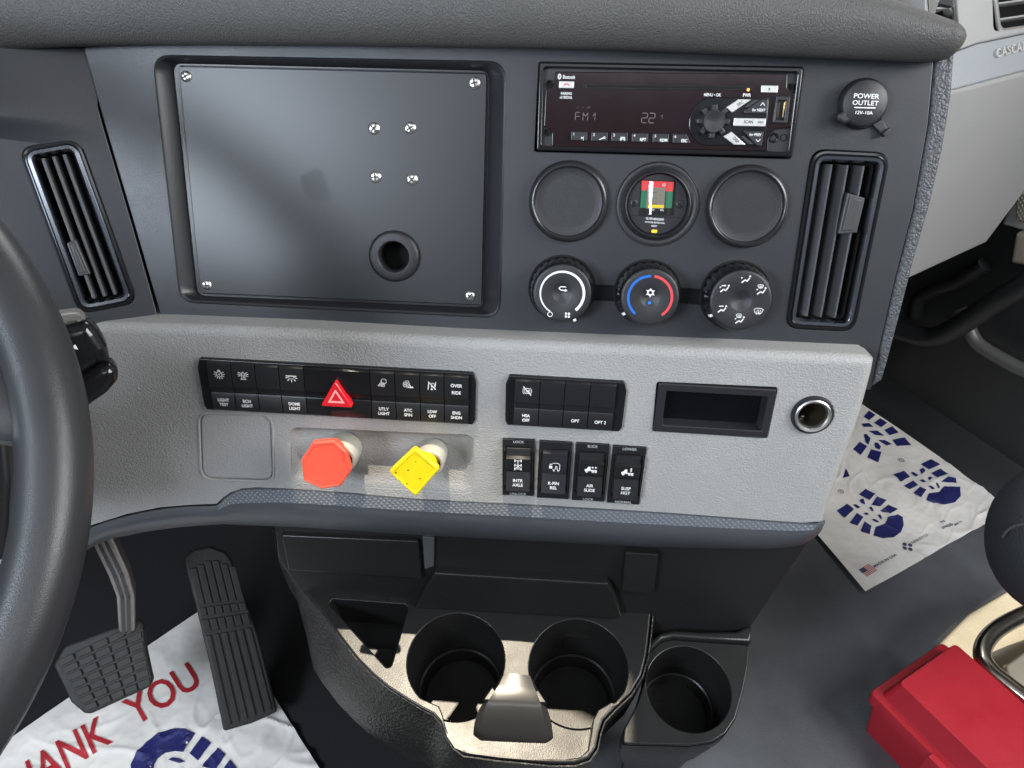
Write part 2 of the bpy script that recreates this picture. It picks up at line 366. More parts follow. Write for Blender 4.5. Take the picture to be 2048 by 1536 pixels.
# screen opening and other cut-outs of the upper centre panel
scr_o = fillet(loc(U, [(307, 112), (1010, 125), (998, 634), (362, 602)]), .012, 7)
rad_o = fillet(loc(U, [(1078, 124), (1607, 134), (1582, 318), (1069, 303)]), .0015, 2)
vr_o = fillet(loc(U, [(1624, 298), (1779, 306), (1708, 664), (1571, 657)]), .010, 6)
gT = U.at(1315, 409); g_r = 84 * U.mpp(1315, 409)
gu = U.uv(1315, 409)
outl = loc(U, [(157, 60), (1871, 86), (1856, 250), (1826, 420), (1790, 560), (1758, 700), (1742, 780), (900, 780), (372, 780), (328, 655), (270, 455), (210, 252)])
mb = MB().plate([outl, scr_o, rad_o, vr_o, circ(g_r * .80, 48, gu.x, gu.y)], -.012, 0, .0008, 3, hb=.0006)
obj('upper_centre_panel', mb, m_upper, dash, U.M())
# dark carcass behind the panels (closes the seams and openings)
mb = MB().plate([loc(U, [(150, 70), (1880, 90), (1740, 770), (372, 770)], -.03)], -.09, -.045, .001, 1, True)
obj('carcass', mb, m_matte, dash, U.M())
# textured strip down the right edge of the centre stack
st = loc(U, [(1873, 90), (1910, 92), (1903, 190), (1885, 300), (1860, 410), (1828, 520), (1800, 630), (1772, 735), (1764, 760), (1742, 775), (1760, 700), (1792, 560), (1828, 420), (1858, 250)])
obj('edge_strip', MB().plate([st], -.05, .0006, .0025, 4), m_strip, dash, U.M())
# left (driver side) panel
vT, vW, vH = quad(LP, (45, 300), (155, 282), (268, 600), (162, 620))
lv = [LP.uv(*p) for p in [(38, 297), (158, 276), (275, 606), (160, 628)]]
mb = MB().plate([loc(LP, [(-140, 60), (153, 60), (206, 252), (266, 455), (322, 655), (350, 740), (-140, 700)]), fillet(lv, .009, 6)], -.010, 0, .0008, 3)
obj('driver_side_panel', mb, m_upper, dash, LP.M())
mb = MB().plate([loc(LP, [(-140, 60), (190, 60), (372, 740), (-140, 700)])], -.06, -.03, .001, 1)
obj('driver_side_carcass', mb, m_matte, dash, LP.M())
# swelling of the cluster hood above the left vent
rows = []
for y0, w_ in ((66, 0), (110, .002), (150, .0035), (190, .0055), (215, .0075), (226, .0072), (236, .0045), (262, -.0002)):
    row = []
    for t in range(13):
        x = -140 + t * (335 + (66 - 66)) / 12
        f = max(0, 1 - max(0, (x + 20)) / 200.0) ** .8
        yy = y0 + (x + 140) * .11 * (y0 - 66) / 190
        p = LP.uv(x, yy); row.append(V((p.x, p.y, w_ * f + .0001)))
    rows.append(row)
obj('hood_swelling', MB().grid(rows, flip=True), m_upper, dash, LP.M())

# padded brow
lip = [(-260, 104), (-120, 95), (0, 88), (60, 84), (150, 80), (300, 79), (600, 80), (900, 83), (1100, 86), (1300, 92), (1500, 99), (1700, 107), (1800, 111), (1868, 114), (1908, 113), (1935, 108), (1952, 98), (1963, 84), (1970, 66)]
topy = [-75, -75, -75, -75, -75, -75, -75, -75, -75, -70, -60, -38, 0 - 6, 18, 31, 39, 44, 49, 54]
OW = .040
rows = []
lipc = crom([(x, y, t) for (x, y), t in zip(lip, topy)], 4)
for q in lipc:
    x, y, ty = q
    a = U.uv(x, y, OW); h = (U.uv(x, ty, OW) - a).y
    k = 1.0 if x < 1900 else max(.25, 1 - ((x - 1900) / 72) ** 2 * .75)
    h = max(h, .0015)
    prof = [(-.075, .004), (-.026, -.0005), (-.019, 0), (-.0145, h * .045), (-.0100, h * .12), (-.0060, h * .21), (-.0026, h * .33), (-.0006, h * .47), (.0, h * .62), (-.0022, h * .78), (-.0065, h * .90), (-.014, h * 1.0), (-.030, h * 1.08), (-.10, h * 1.2), (-.30, h * 1.3)]
    rows.append([V((a.x, a.y + v, OW * k + w_ if w_ > -.05 else OW + w_)) for w_, v in prof])
obj('padded_brow', MB().grid(rows), m_pad, dash, U.M())

DK = Fr((0, 0, .775), X, V((0, 1, 0)))
obj('dash_deck', MB().plate([[V(p) for p in [(-1.5, -.05), (-1.2, .14), (-.36, .60), (.235, .60), (.24, .95), (1.6, 1.75), (1.6, 2.4), (-2.0, 2.4), (-2.0, -.05)]]], -.02, 0, 0, 1, True), m_black, dash, DK.M())
# ---- lower grey panel
gp = [(215, 648), (330, 650), (600, 661), (900, 678), (1200, 691), (1500, 703), (1738, 714), (1752, 722), (1748, 745), (1725, 830), (1700, 900), (1668, 990), (1645, 1044), (1600, 1047), (1320, 1027), (1009, 1009), (839, 1000), (664, 985), (560, 978), (515, 976), (485, 978), (462, 986), (446, 997), (434, 1009), (380, 1011), (320, 1016), (255, 1029), (182, 1052), (60, 1100), (-60, 1160), (-60, 640), (100, 645)]
glp = loc(L, gp)
_yb = [L.uv(x_, y_ - 24) for x_, y_ in [(-100, 1160), (60, 1090), (182, 1046), (320, 1005), (432, 965), (560, 965), (839, 995), (1320, 1022), (1660, 1036)]]
def ybot(x):
    for a, b in zip(_yb, _yb[1:]):
        if x <= b.x: return a.y + (b.y - a.y) * max(0, (x - a.x) / (b.x - a.x))
    return _yb[-1].y
recess = fillet(loc(L, [(581, 855), (948, 871), (944, 988), (585, 964)]), .008, 6)
kT = quad(L, (583, 857), (948, 872), (944, 992), (584, 972))
pkt = fillet(loc(L, [(398, 828), (543, 830), (547, 962), (403, 958)]), .010, 7)
dsp = fillet(loc(L, [(1314, 764), (1556, 775), (1534, 878), (1305, 862)]), .0018, 3)
sT = L.at(1624, 829); s_r = 42 * L.mpp(1624, 829); su = L.uv(1624, 829)
mb = MB().plate([glp, recess, pkt, dsp, circ(s_r * .93, 44, su.x, su.y)], -.045, 0, .0075, 7, hb=.0008, ow=lambda p: .10 if p.y < ybot(p.x) else 1)
obj('lower_grey_panel', mb, m_grey, dash, L.M())
mb = MB().plate([loc(L, [(200, 700), (1700, 740), (1620, 1030), (200, 1000)], -.03)], -.06, -.040, .001, 1)
obj('lower_carcass', mb, m_matte, dash, L.M())
# tray the valve knobs sit in: sloped walls and a floor
def inset(l, d):
    c = sum(l, V((0, 0))) / len(l); n = len(l); out = []
    for i in range(n):
        d0 = (l[i] - l[i - 1]); d1 = (l[(i + 1) % n] - l[i])
        t = (d0.normalized() if d0.length > 1e-8 else V((0, 0))) + (d1.normalized() if d1.length > 1e-8 else V((0, 0))); t.normalize()
        nn = V((-t.y, t.x))
        if nn.dot(c - l[i]) < 0: nn = -nn
        out.append(l[i] + nn * d)
    return out
ry0 = min(p.y for p in recess); ry1 = max(p.y for p in recess)
def zrec(l, dep): return [V((p.x, p.y, -.0002 - dep * max(0, min(1, (p.y - ry0 - .004) / (ry1 - ry0 - .004))) ** .8)) for p in l]
r2 = inset(recess, .0085)
fl_ = zrec(r2, .0125)
obj('valve_recess', MB().grid([zrec(inset(recess, -.0014), .0006), zrec(inset(recess, .0003), .0012), zrec(inset(recess, .0022), .0045), zrec(inset(recess, .0060), .0108), fl_, [p.lerp(sum(fl_, V((0, 0, 0))) / len(fl_), .5) for p in fl_], [p.lerp(sum(fl_, V((0, 0, 0))) / len(fl_), .999) for p in fl_]], closed=True), m_grey, dash, L.M())
# blank cover with a fine joint all round
pk2 = inset(pkt, .0009)
mb = MB().plate([inset(pkt, -.0016), inset(pkt, .0004)], -.010, .0007, .0006, 3)
obj('cover_rim', mb, m_grey, dash, L.M())
obj('blank_cover', MB().plate([pk2], -.010, -.0004, .0014, 4), m_grey, dash, L.M())

# ---- dark trim rolling under the grey panel
top = [(-80, 1168), (60, 1108), (182, 1054), (255, 1031), (320, 1018), (380, 1012), (432, 1010), (447, 996), (465, 984), (490, 976), (560, 975), (664, 981), (839, 996), (1009, 1005), (1320, 1023), (1600, 1044), (1640, 1042), (1650, 1040)]
bot = [(-80, 1230), (60, 1170), (192, 1090), (262, 1070), (330, 1058), (390, 1052), (440, 1049), (458, 1049), (478, 1050), (505, 1051), (580, 1054), (680, 1060), (839, 1070), (1009, 1079), (1320, 1094), (1560, 1096), (1630, 1074), (1650, 1046)]
tc_, bc_ = crom(top, 6), crom(bot, 6)
rows = []
for a, b in zip(tc_, bc_):
    rows.append([L.p3(a.x + (b.x - a.x) * t, a.y + (b.y - a.y) * t, w_) for t, w_ in ((0, -.004), (.0, -.0006), (.03, .0006), (.30, .0018), (.50, .0020), (.64, .0006), (.78, -.0030), (.88, -.0085), (.96, -.017), (1.0, -.028), (.95, -.075))])
obj('lower_trim', MB().grid(rows, flip=True), m_trim, dash, L.M())
# knurled band on the trim
ka = [(p.x, p.y) for p in crom([(436, 1010), (449, 999), (466, 987), (490, 979), (560, 978), (664, 984), (839, 999), (1009, 1008), (1320, 1026), (1600, 1047), (1636, 1045)], 8)]
kb = [(p.x, p.y) for p in crom([(440, 1016), (462, 1006), (485, 1003), (510, 1002), (570, 1002), (664, 1007), (839, 1019), (1009, 1028), (1320, 1046), (1590, 1058), (1630, 1050)], 8)]
obj('knurled_band', MB().grid([[V((*L.uv(*p), w_)) for p in l] for l, w_ in ((ka, .0011), (kb, .0026))]), m_knurl, dash, L.M())
# raised dark wing whose edge curls up over the grey panel at the left
wing = [(432, 1012), (440, 1001), (455, 990), (480, 983), (520, 980), (650, 985), (800, 993), (960, 1001)]

# ================================================================== BLANKING PLATE (screen delete)
bT = U.at(660, 370)
bp = empty('blanking_plate', bT, 'large black blanking plate with eight screws and a grommet in the recessed screen opening', 'blanking plate')
def q4(fr, pts, r, n=7, w=0): return fillet([fr.uv(*p, w) for p in pts], r, n)
lo = [z3(q4(bT, [(304, 109), (1013, 122), (1001, 637), (360, 605)], .0135), .0002), z3(q4(bT, [(307, 112), (1010, 125), (998, 634), (362, 602)], .012), .0012),
      z3(q4(bT, [(311, 115), (1006, 128), (995, 630), (365, 599)], .012), .0004),
      z3(q4(bT, [(342, 124), (982, 139), (972, 618), (392, 594)], .008, w=-.010), -.010),
      z3(q4(bT, [(346, 127), (979, 142), (969, 615), (395, 591)], .007, w=-.0115), -.0118),
      z3(q4(bT, [(420, 200), (900, 200), (900, 540), (450, 540)], .006, w=-.012), -.0122)]
obj('bezel', MB().grid(lo, closed=True), m_bezel, bp, bT.M())
plo = q4(bT, [(357, 133), (973, 148), (963, 610), (401, 586)], .0022, 4, w=-.0085)
gc = bT.uv(789, 512, -.0085); gm = bT.mpp(789, 512)
obj('plate', MB().plate([plo, circ(29 * gm, 36, gc.x, gc.y)], -.0108, -.0085, .0004, 3), m_plate, bp, bT.M())
obj('raised_border', MB().plate([q4(bT, [(354, 130), (976, 145), (966, 613), (398, 589)], .003, 4, w=-.010), inset(plo, -.0004)], -.0115, -.0098, .0003, 2), m_bezel, bp, bT.M())
obj('void_behind', MB().lathe([(32 * gm, -.0109), (32 * gm, -.03), (.0001, -.031)], 32, gc, cap=False), m_matte, bp, bT.M())
obj('grommet', MB().lathe([(51 * gm, -.0085), (51 * gm, -.0064), (48 * gm, -.0049), (44 * gm, -.0043), (32 * gm, -.0043), (29.5 * gm, -.0052), (28.5 * gm, -.0075), (28 * gm, -.012)], 56, gc, cap=False), m_cap, bp, bT.M())
sc_i = 0
for px, py, r in ((372, 153, 10.5), (949, 166, 11.5), (940, 592, 10.5), (413, 570, 10.5), (748, 257, 11.5), (820, 256, 11.5), (751, 354, 11.5), (824, 359, 11.5)):
    c = bT.uv(px, py, -.0085); h, s_ = MB(), MB()
    screw(h, s_, c, r * gm, -.0085, random.uniform(0, 1.5), r * gm * .42)
    o = obj('screw', h, m_screw, bp, bT.M()); obj('cross_slot', s_, m_slot, o, bT.M())
c = bT.uv(632, 372, -.0085); residue(m_plate, (c.x, c.y, -.0085), .0125)

# ================================================================== CAR RADIO
rT, rW, rH = quad(U, (1082, 127), (1604, 137), (1579, 312), (1073, 299))
rd = empty('car_radio', rT, 'slim car radio with a smoked purple-black face and silver buttons above the round covers', 'car radio')
m_ = U.mpp(1340, 220); rq = lambda pts, w=.004: [rT.uv(*zr(*p), w) for p in pts]
hw, hh = rW / 2, rH / 2
obj('trim_ring', MB().plate([rrect(rW + .001, rH + .001, .0016, 3), rrect(rW - .006, rH - .0055, .002, 3)], -.008, .0035, .0009, 3), m_gloss, rd)
obj('chassis', MB().plate([rrect(rW - .004, rH - .004, .0012, 2)], -.02, -.001, .0005, 2), m_bezel, rd)
ff = rq([(270, 145), (1830, 160), (1825, 250), (1845, 275), (1880, 290), (1850, 520), (1745, 530), (1700, 560), (1688, 600), (1680, 680), (245, 648), (247, 560), (235, 530), (193, 515), (205, 260), (250, 248), (262, 225)], .001)
obj('faceplate', MB().plate([fillet(ff, .0012, 3)], -.001, .0018, .0006, 3), m_radio, rd)
ear = MB()
ear.plate([fillet(rq([(1690, 680), (1696, 600), (1708, 565), (1745, 537), (1850, 528), (1836, 690)], .001), .001, 3), ], -.001, .0012, .0003, 2)
obj('aux_corner', ear, m_bezel, rd)
for p in ((230, 224), (1857, 248), (212, 552), (1812, 588)):
    c = rq([p])[0]; obj('corner_hole', MB().lathe([(.0026, .0004), (.0026, .0016), (.0021, .0018), (.0017, .0012), (.0017, -.0005)], 18, c), m_matte, rd)
# CD slot
obj('disc_slot', MB().plate([fillet(rq([(455, 222), (1600, 238), (1606, 262), (1590, 272), (470, 262), (452, 245)], .0018), .0008, 3)], .0012, .00215, .0002, 1), m_gloss, rd)
obj('slot_gap', MB().plate([fillet(rq([(480, 232), (1540, 247), (1545, 262), (490, 250)], .0018), .0003, 2)], .0018, .00235, 0, 1), m_matte, rd)
t = MB(); zz = .00195
def rt(b, x, y, cap, **k): c = rq([(x, y)], .002)[0]; t.text(b, c.x, c.y, cap * m_ / 3.357, zz, **k)
rt('Bluetooth', 362, 180, 24, bold=.02, xs=.62); rt('PAIRING', 345, 291, 17, bold=.02, xs=.85); rt('x2 REDIAL', 343, 317, 17, bold=.02, xs=.8)
obj('pairing_lettering', t, m_white, rd); t = MB(); rt('MENU \u2022 OK', 1325, 300, 20, bold=.02, xs=.8); rt('PWR', 1557, 302, 22, bold=.02, xs=.8)
obj('face_lettering', t, m_white, rd); t = MB()
cb = rq([(299, 178)], .002)[0]; t.plate([[V((cb.x + .0013 * cos(a * pi / 8), cb.y + .0019 * sin(a * pi / 8))) for a in range(16)]], zz - .0001, zz, 0)
obj('mark_ground', t, m_white, rd)
t = MB().stroke([(cb.x - .0005, cb.y + .0006), (cb.x + .0005, cb.y - .0005), (cb.x, cb.y - .0012), (cb.x, cb.y + .0012), (cb.x + .0005, cb.y + .0005), (cb.x - .0005, cb.y - .0006)], .0002, zz + .00005)
obj('wireless_mark', t, m_inkb, rd)
# LCD segments
t = MB()
def seg14(ch, x, y, h, wd, out):
    W = wd; D = {'F': 'abcg', 'M': 'bhiecf', '1': 'km', '2': 'afgec', '.': '', '0': 'abcdef'}
    P = {'tl': (0, 1), 'tr': (1, 1), 'ml': (0, .5), 'mr': (1, .5), 'bl': (0, 0), 'br': (1, 0), 'tc': (.5, 1), 'mc': (.5, .5), 'bc': (.5, 0)}
    table = {'F': [('tl', 'tr'), ('tl', 'ml'), ('ml', 'mr'), ('ml', 'bl')], 'M': [('bl', 'ml'), ('ml', 'tl'), ('tl', 'mc'), ('mc', 'tr'), ('tr', 'mr'), ('mr', 'br')],
             '1': [('ml', 'tc'), ('tc', 'mc'), ('mc', 'bc')], '2': [('tl', 'tr'), ('tr', 'mr'), ('mr', 'ml'), ('ml', 'bl'), ('bl', 'br')], '-': [('tl', 'tr')], 'o': [('tl', 'tr'), ('tr', 'mr'), ('mr', 'ml'), ('ml', 'tl')]}
    for a, b in table[ch]:
        A = V((x + P[a][0] * W, y + P[a][1] * h)); B = V((x + P[b][0] * W, y + P[b][1] * h)); A2 = A.lerp(B, .14); B2 = A.lerp(B, .86)
        out.stroke([A2, B2], h * .09, zz)
for ch, x, y, h in (('F', 404, 472, 52), ('M', 455, 474, 52), ('1', 520, 474, 52), ('2', 848, 488, 62), ('2', 898, 489, 62), ('1', 975, 462, 26), ('-', 412, 402, 16), ('-', 448, 400, 16), ('o', 484, 400, 18)):
    if (ch, x) == ('2', 848): obj('display_segments', t, m_lcd, rd); t = MB()
    if (ch, x) == ('-', 412): obj('display_segments', t, m_lcd, rd); t = MB()
    c = rq([(x, y)], .002)[0]; k = m_ / 3.357; seg14(ch, c.x, c.y, h * k, (.62 if h > 30 else 1.1) * h * k, t)
obj('display_segments', t, m_lcd, rd)
# preset buttons
leg = ['1', '2', '3', '4', '5', '6']; sub = ['>|', '', '', 'RPT', 'RDM', 'ESC']
for i, (xa, xb) in enumerate(((378, 486), (513, 622), (648, 757), (785, 893), (925, 1032), (1060, 1170))):
    ya, yb = 548 + i * 3.2, 606 + i * 3.6
    pts = [(xa, ya), (xb - (18 if i == 5 else 0), ya + 2), (xb + (8 if i == 5 else 0), yb + 2), (xa - 2, yb)]
    b = obj('preset_button', MB().plate([fillet(rq(pts, .002), .0004, 2)], .0012, .0032, .0004, 2), m_bezel, rd)
    t = MB(); k = m_ / 3.357; c = rq([(xa + 17, ya + 16)], .0032)[0]; t.text(leg[i], c.x, c.y, 19 * k, .00335, bold=.01)
    c = rq([(xb - 34, yb - 16)], .0032)[0]
    if sub[i]: t.text(sub[i], c.x, c.y, 20 * k, .00335, bold=.03, xs=.9)
    elif i == 1: t.stroke([(c.x - .0022, c.y - .0008), (c.x + .0004, c.y + .0003)], .0006, .00335); t.plate([circ(.0008, 12, c.x + .0012, c.y + .0006), circ(.0004, 12, c.x + .0012, c.y + .0006)], .0033, .00335, 0)
    else: t.stroke([(c.x - .0012, c.y - .0011), (c.x - .0012, c.y + .0011), (c.x + .0012, c.y + .0011), (c.x + .0012, c.y - .0011)], .0006, .00335); t.stroke([(c.x - .0018, c.y), (c.x + .0018, c.y)], .0006, .00335)
    obj('legend', t, m_white, b)
def rbtn(name, pts, m, z=.0036, r=.0004): return obj(name, MB().plate([fillet(rq(pts, .002), r, 2)], .0012, z, .0004, 2), m, rd)
b = rbtn('call_button', [(296, 210), (397, 212), (396, 258), (295, 256)], m_silver)
c = rq([(346, 232)], .0036)[0]; obj('handset_mark', MB().stroke([(c.x - .0018, c.y - .0006), (c.x - .0010, c.y + .0003), (c.x + .0010, c.y + .0003), (c.x + .0018, c.y - .0006)], .0007, .0037), m_red, b)
b = rbtn('eject_button', [(1652, 238), (1763, 240), (1760, 288), (1650, 286)], m_silver)
c = rq([(1707, 262)], .0036)[0]; obj('eject_mark', MB().poly([(c.x - .0009, c.y - .0003), (c.x + .0009, c.y - .0003), (c.x, c.y + .0010)], .0037).stroke([(c.x - .0008, c.y - .0009), (c.x + .0008, c.y - .0009)], .0003, .0037), m_slot, b)
c = rq([(1567, 266)], .0025)[0]; obj('power_lamp', MB().lathe([(.0011, .0016), (.0009, .0026), (.0001, .0029)], 14, c, cap=False), m_amber, rd)
# control island
isl = [rT.uv(*p, .002) for p in [(1360 + x / 8.53, 170 + y / 8.53) for x, y in [(470, 205), (1525, 215), (1440, 1130), (1400, 1045), (430, 1035), (300, 990), (200, 880), (145, 740), (150, 580), (200, 430), (300, 300)]]]
isl[2:4] = [rT.uv(1360 + 1440 / 8.53, 170 + 1048 / 8.53, .002)]
obj('control_island', MB().plate([isl], .001, .0024, .0008, 3), m_gloss, rd)
ij = lambda pts, w=.004: [rT.uv(1360 + x / 8.53, 170 + y / 8.53, w) for x, y in pts]
def ibtn(name, pts, m, lab=None, at=None, cap=34, rot=0, tm=m_slot, z=.0040, **k):
    b = obj(name, MB().plate([fillet(ij(pts), .0003, 2)], .002, z, .0004, 2), m, rd)
    if lab:
        t = MB()
        for s_, (x, y), cp in zip(lab, at, cap if isinstance(cap, (list, tuple)) else [cap] * len(lab)):
            q = ij([(x, y)])[0]; t.text(s_, q.x, q.y, cp * m_ / 8.53, z + .0001, rot=rot, bold=.02, xs=.85)
        obj('legend', t, tm, b)
    return b
ibtn('source_button', [(785, 385), (1000, 242), (1225, 245), (890, 470)], m_silver, ['SRC'], [(1025, 312)], 52, rad(34))
ibtn('scan_button', [(925, 562), (1468, 572), (1458, 708), (915, 698)], m_silver, ['SCAN', 'AREA'], [(1168, 628), (1375, 634)], [52, 36])
ibtn('display_button', [(738, 878), (880, 795), (1130, 1022), (925, 1018)], m_silver, ['DISP'], [(955, 935)], 52, rad(-42))
b = ibtn('next_button', [(1095, 440), (1385, 245), (1500, 245), (1480, 490), (1100, 485)], m_bezel, ['for NEXT'], [(1345, 425)], 46, 0, m_white)
a_ = ij([(1375, 350), (1412, 300), (1445, 350)]); obj('arrow_mark', MB().stroke(a_, .0005, .0041), m_white, b)
b = ibtn('previous_button', [(1065, 775), (1430, 790), (1395, 1045), (1300, 1030)], m_bezel, ['for PREV'], [(1285, 845)], 46, 0, m_white)
a_ = ij([(1298, 930), (1330, 970), (1368, 925)]); obj('arrow_mark', MB().stroke(a_, .0005, .0041), m_white, b)
for pts in ([(1110, 370), (1250, 250), (1375, 250), (1140, 400)], [(1045, 885), (1085, 862), (1280, 1010), (1180, 1015)]): obj('filler', MB().plate([ij(pts)], .002, .0032, .0003, 2), m_upper, rd)
kc = ij([(570, 620)], .006)[0]; kr = 185 * m_ / 8.53
gear = []
for i in range(160):
    a = 2 * pi * i / 160; f = cos(8 * a); gear.append(V((kc.x + (kr * 1.28 + kr * .22 * max(-1, min(1, f * 3))) * cos(a), kc.y + (kr * 1.28 + kr * .22 * max(-1, min(1, f * 3))) * sin(a))))
kn = obj('volume_knob', MB().plate([gear], .002, .007, .0006, 3), m_bezel, rd)
obj('knob_cap', MB().lathe([(kr * 1.02, .006), (kr * 1.02, .0085), (kr * .97, .0092), (kr * .9, .0092), (kr * .6, .0086), (kr * .3, .0082), (.0001, .0081)], 44, kc, cap=False), m_bezel, kn)
# USB and aux sockets
us = ij([(1640, 185), (1885, 190), (1830, 660), (1575, 645)], .003)
u_ = obj('usb_socket', MB().plate([fillet(us, .0008, 3), fillet(ij([(1668, 262), (1812, 266), (1772, 600), (1626, 592)], .003), .0003, 2)], .0005, .0034, .0006, 3), m_bezel, rd)
obj('usb_gap', MB().plate([ij([(1668, 262), (1812, 266), (1772, 600), (1626, 592)], .003)], -.003, .0021, 0), m_matte, u_)
obj('usb_contact', MB().plate([ij([(1775, 285), (1798, 286), (1762, 560), (1738, 558)], .003)], .002, .0030, .0002, 2), mat('brass_contact', (.75, .55, .25), .25, 1), u_)
obj('usb_tongue', MB().plate([ij([(1668, 300), (1710, 302), (1680, 560), (1640, 556)], .003)], .002, .0029, .0002, 2), m_bezel, u_)
c = ij([(1602, 900)], .002)[0]; k = m_ / 8.53
obj('aux_socket', MB().lathe([(85 * k, .001), (85 * k, .0018), (72 * k, .0022), (50 * k, .002), (40 * k, .0012), (38 * k, -.001)], 28, c), m_gloss, rd)

# ================================================================== ROUND GAUGE COVERS
def cover(px, py, r, lab):
    T = U.at(px, py); k = r * U.mpp(px, py)
    o = empty('round_gauge_cover', T, lab, 'cover', 'blank round covers in the gauge holes')
    obj('rim', MB().lathe([(k, -.001), (k, .0022), (k * .985, .0040), (k * .95, .0060), (k * .91, .0070), (k * .88, .0072), (k * .855, .0068), (k * .835, .0058), (k * .825, .0047)], 72, cap=False), m_rim, o)
    obj('dished_face', MB().lathe([(k * .83, .0050), (k * .80, .0046), (k * .6, .0045), (k * .0001, .0044)], 72, cap=False), m_cap, o)
cover(1137, 403, 80, 'round black blank cover left of the air filter indicator'); cover(1492, 413, 83, 'round black blank cover between the filter indicator and the right vent')

# ================================================================== AIR FILTER INDICATOR
gi = empty('air_filter_indicator', gT, 'round air filter gauge with red and green scale and a yellow reset mark', 'gauge')
gm2 = U.mpp(1315, 409); zi = lambda x, y: (1240 + x / 10.24, 330 + y / 10.24)
gq = lambda pts, w=.001: [gT.uv(*zi(*p), w) for p in pts]
R_ = g_r
obj('collar', MB().lathe([(R_, -.001), (R_, .0006), (R_ * .985, .0010), (R_ * .965, .0004), (R_ * .95, .0006), (R_ * .90, .0008), (R_ * .86, .0001), (R_ * .80, .0016), (R_ * .775, .0034), (R_ * .75, .0038), (R_ * .73, .0030), (R_ * .72, -.006), (.0001, -.0062)], 80, cap=False), m_cap, gi)
obj('face', MB().lathe([(R_ * .715, -.005), (R_ * .715, -.0012), (R_ * .70, -.0008), (.0001, -.0008)], 64, cap=False), m_bezel, gi)
obj('seam_line', MB().stroke(gq([(245, 1028), (1230, 1080)], -.0005), .0003, -.00065), m_matte, gi)
zf = -.0005
obj('scale_ground', MB().plate([gq([(430, 300), (1150, 325), (1100, 1035), (385, 1025)], zf)], -.001, zf, 0), m_matte, gi)
for name, pts, m in (('red_scale', [(445, 318), (1105, 345), (1085, 540), (440, 520)], m_red), ('green_scale', [(440, 522), (548, 526), (530, 880), (410, 872)], m_green), ('green_scale', [(945, 540), (1085, 542), (1060, 885), (925, 880)], m_green), ('inner_column', [(560, 455), (935, 465), (905, 900), (530, 890)], mat('gauge_column', (.20, .18, .14), .4)), ('yellow_piston', [(575, 812), (905, 822), (900, 880), (570, 872)], m_yellow), ('reset_mark', [(645, 1320), (765, 1325), (762, 1392), (640, 1385)], m_yellow)):
    zf += .00008; obj(name, MB().plate([fillet(gq(pts, zf), .0014 if name == 'reset_mark' else .0001, 4)], zf - .0002, zf, 0), m, gi)
t = MB(); k = gm2 / 10.24
for y in (560, 680, 795): t.stroke(gq([(655, y), (755, y + 3)], 0), .0003, .0001)
obj('tick_marks', t, m_slot, gi)
t = MB()
for s_, x, y, cp, xs in (('FILTER MINDER\u00ae', 715, 1105, 46, .78), ('AIR FILTER RESTRICTION', 712, 1178, 34, .78), ('RESET', 700, 1248, 36, .9), ('H\u2082O', 650, 915, 44, .9), ('kPa', 860, 922, 42, .9), ('5.0', 640, 395, 60, .7), ('6.5', 900, 402, 60, .7)):
    c = gq([(x, y)], 0)[0]; t.text(s_, c.x, c.y, cp * k, .00005, bold=.015, xs=xs, rot=rad(-1.5))
obj('gauge_lettering', t, m_white, gi)
for x, y in ((283, 778), (1220, 810)):
    c = gq([(x, y)], 0)[0]; h, s_ = MB(), MB(); screw(h, s_, c, 82 * k, -.0008, .7, .0008); o = obj('screw', h, m_cap, gi); obj('cross_slot', s_, m_matte, o)
# clear bulged window
a_, b_2, c_, d_ = gq([(430, 305), (1145, 325), (1095, 1030), (390, 1020)], .001)
rows = []
for i in range(15):
    t_ = i / 14; P, Q = a_.lerp(b_2, t_), d_.lerp(c_, t_); h = .0065 * sin(pi * t_) ** .7
    rows.append([V((P.x, P.y, .0004)), V((*P.lerp(Q, .03), .0006 + h)), V((*P.lerp(Q, .97), .0006 + h)), V((Q.x, Q.y, .0004))])
obj('clear_window', MB().grid(rows, flip=True), m_glass, gi)

# ================================================================== CLIMATE KNOBS
def knob(px, py, r, lab, fr_mark):
    T = U.at(px, py); k = r * U.mpp(px, py)
    o = empty('climate_knob', T, lab, 'knob', 'climate control knobs')
    obj('socket', MB().lathe([(k * 1.06, -.0005), (k * 1.05, .0012), (k, .0010)], 60, cap=False), m_matte, o)
    mb = MB(); n = 192; rows = []
    for z, rr, amp in ((.0008, .985, 0), (.0015, 1.0, .004), (.009, .965, .008), (.0160, .930, .010), (.0178, .91, .0), (.0186, .88, 0)):
        rows.append([V(((rr * k + amp * k * (1 if (i % 8) < 6 else -1.6)) * cos(2 * pi * i / n), (rr * k + amp * k * (1 if (i % 8) < 6 else -1.6)) * sin(2 * pi * i / n), z)) for i in range(n)])
    mb.grid(rows, closed=True); obj('grip', mb, m_gloss, o)
    a = fr_mark; q = V((cos(a), sin(a))) * k * .93; e = V((-sin(a), cos(a))) * .0011
    d = V((cos(a), sin(a)))
    obj('pointer', MB().add([(*(q - e - d * .0010), .0188), (*(q + e - d * .0010), .0188), (*(q + e + d * .0009), .0184), (*(q - e + d * .0009), .0184), (*(q - e + d * .0016), .0150), (*(q + e + d * .0016), .0150)], [(0, 1, 2, 3), (3, 2, 5, 4)][::1], False), m_white, o)
    f = obj('face', MB().lathe([(k * .885, .0175), (k * .875, .0196), (k * .85, .0202), (k * .80, .0204), (k * .32, .0204), (k * .28, .0200), (k * .15, .0186), (.0001, .0180)], 72, cap=False), m_cap, o)
    return T, k, o, f
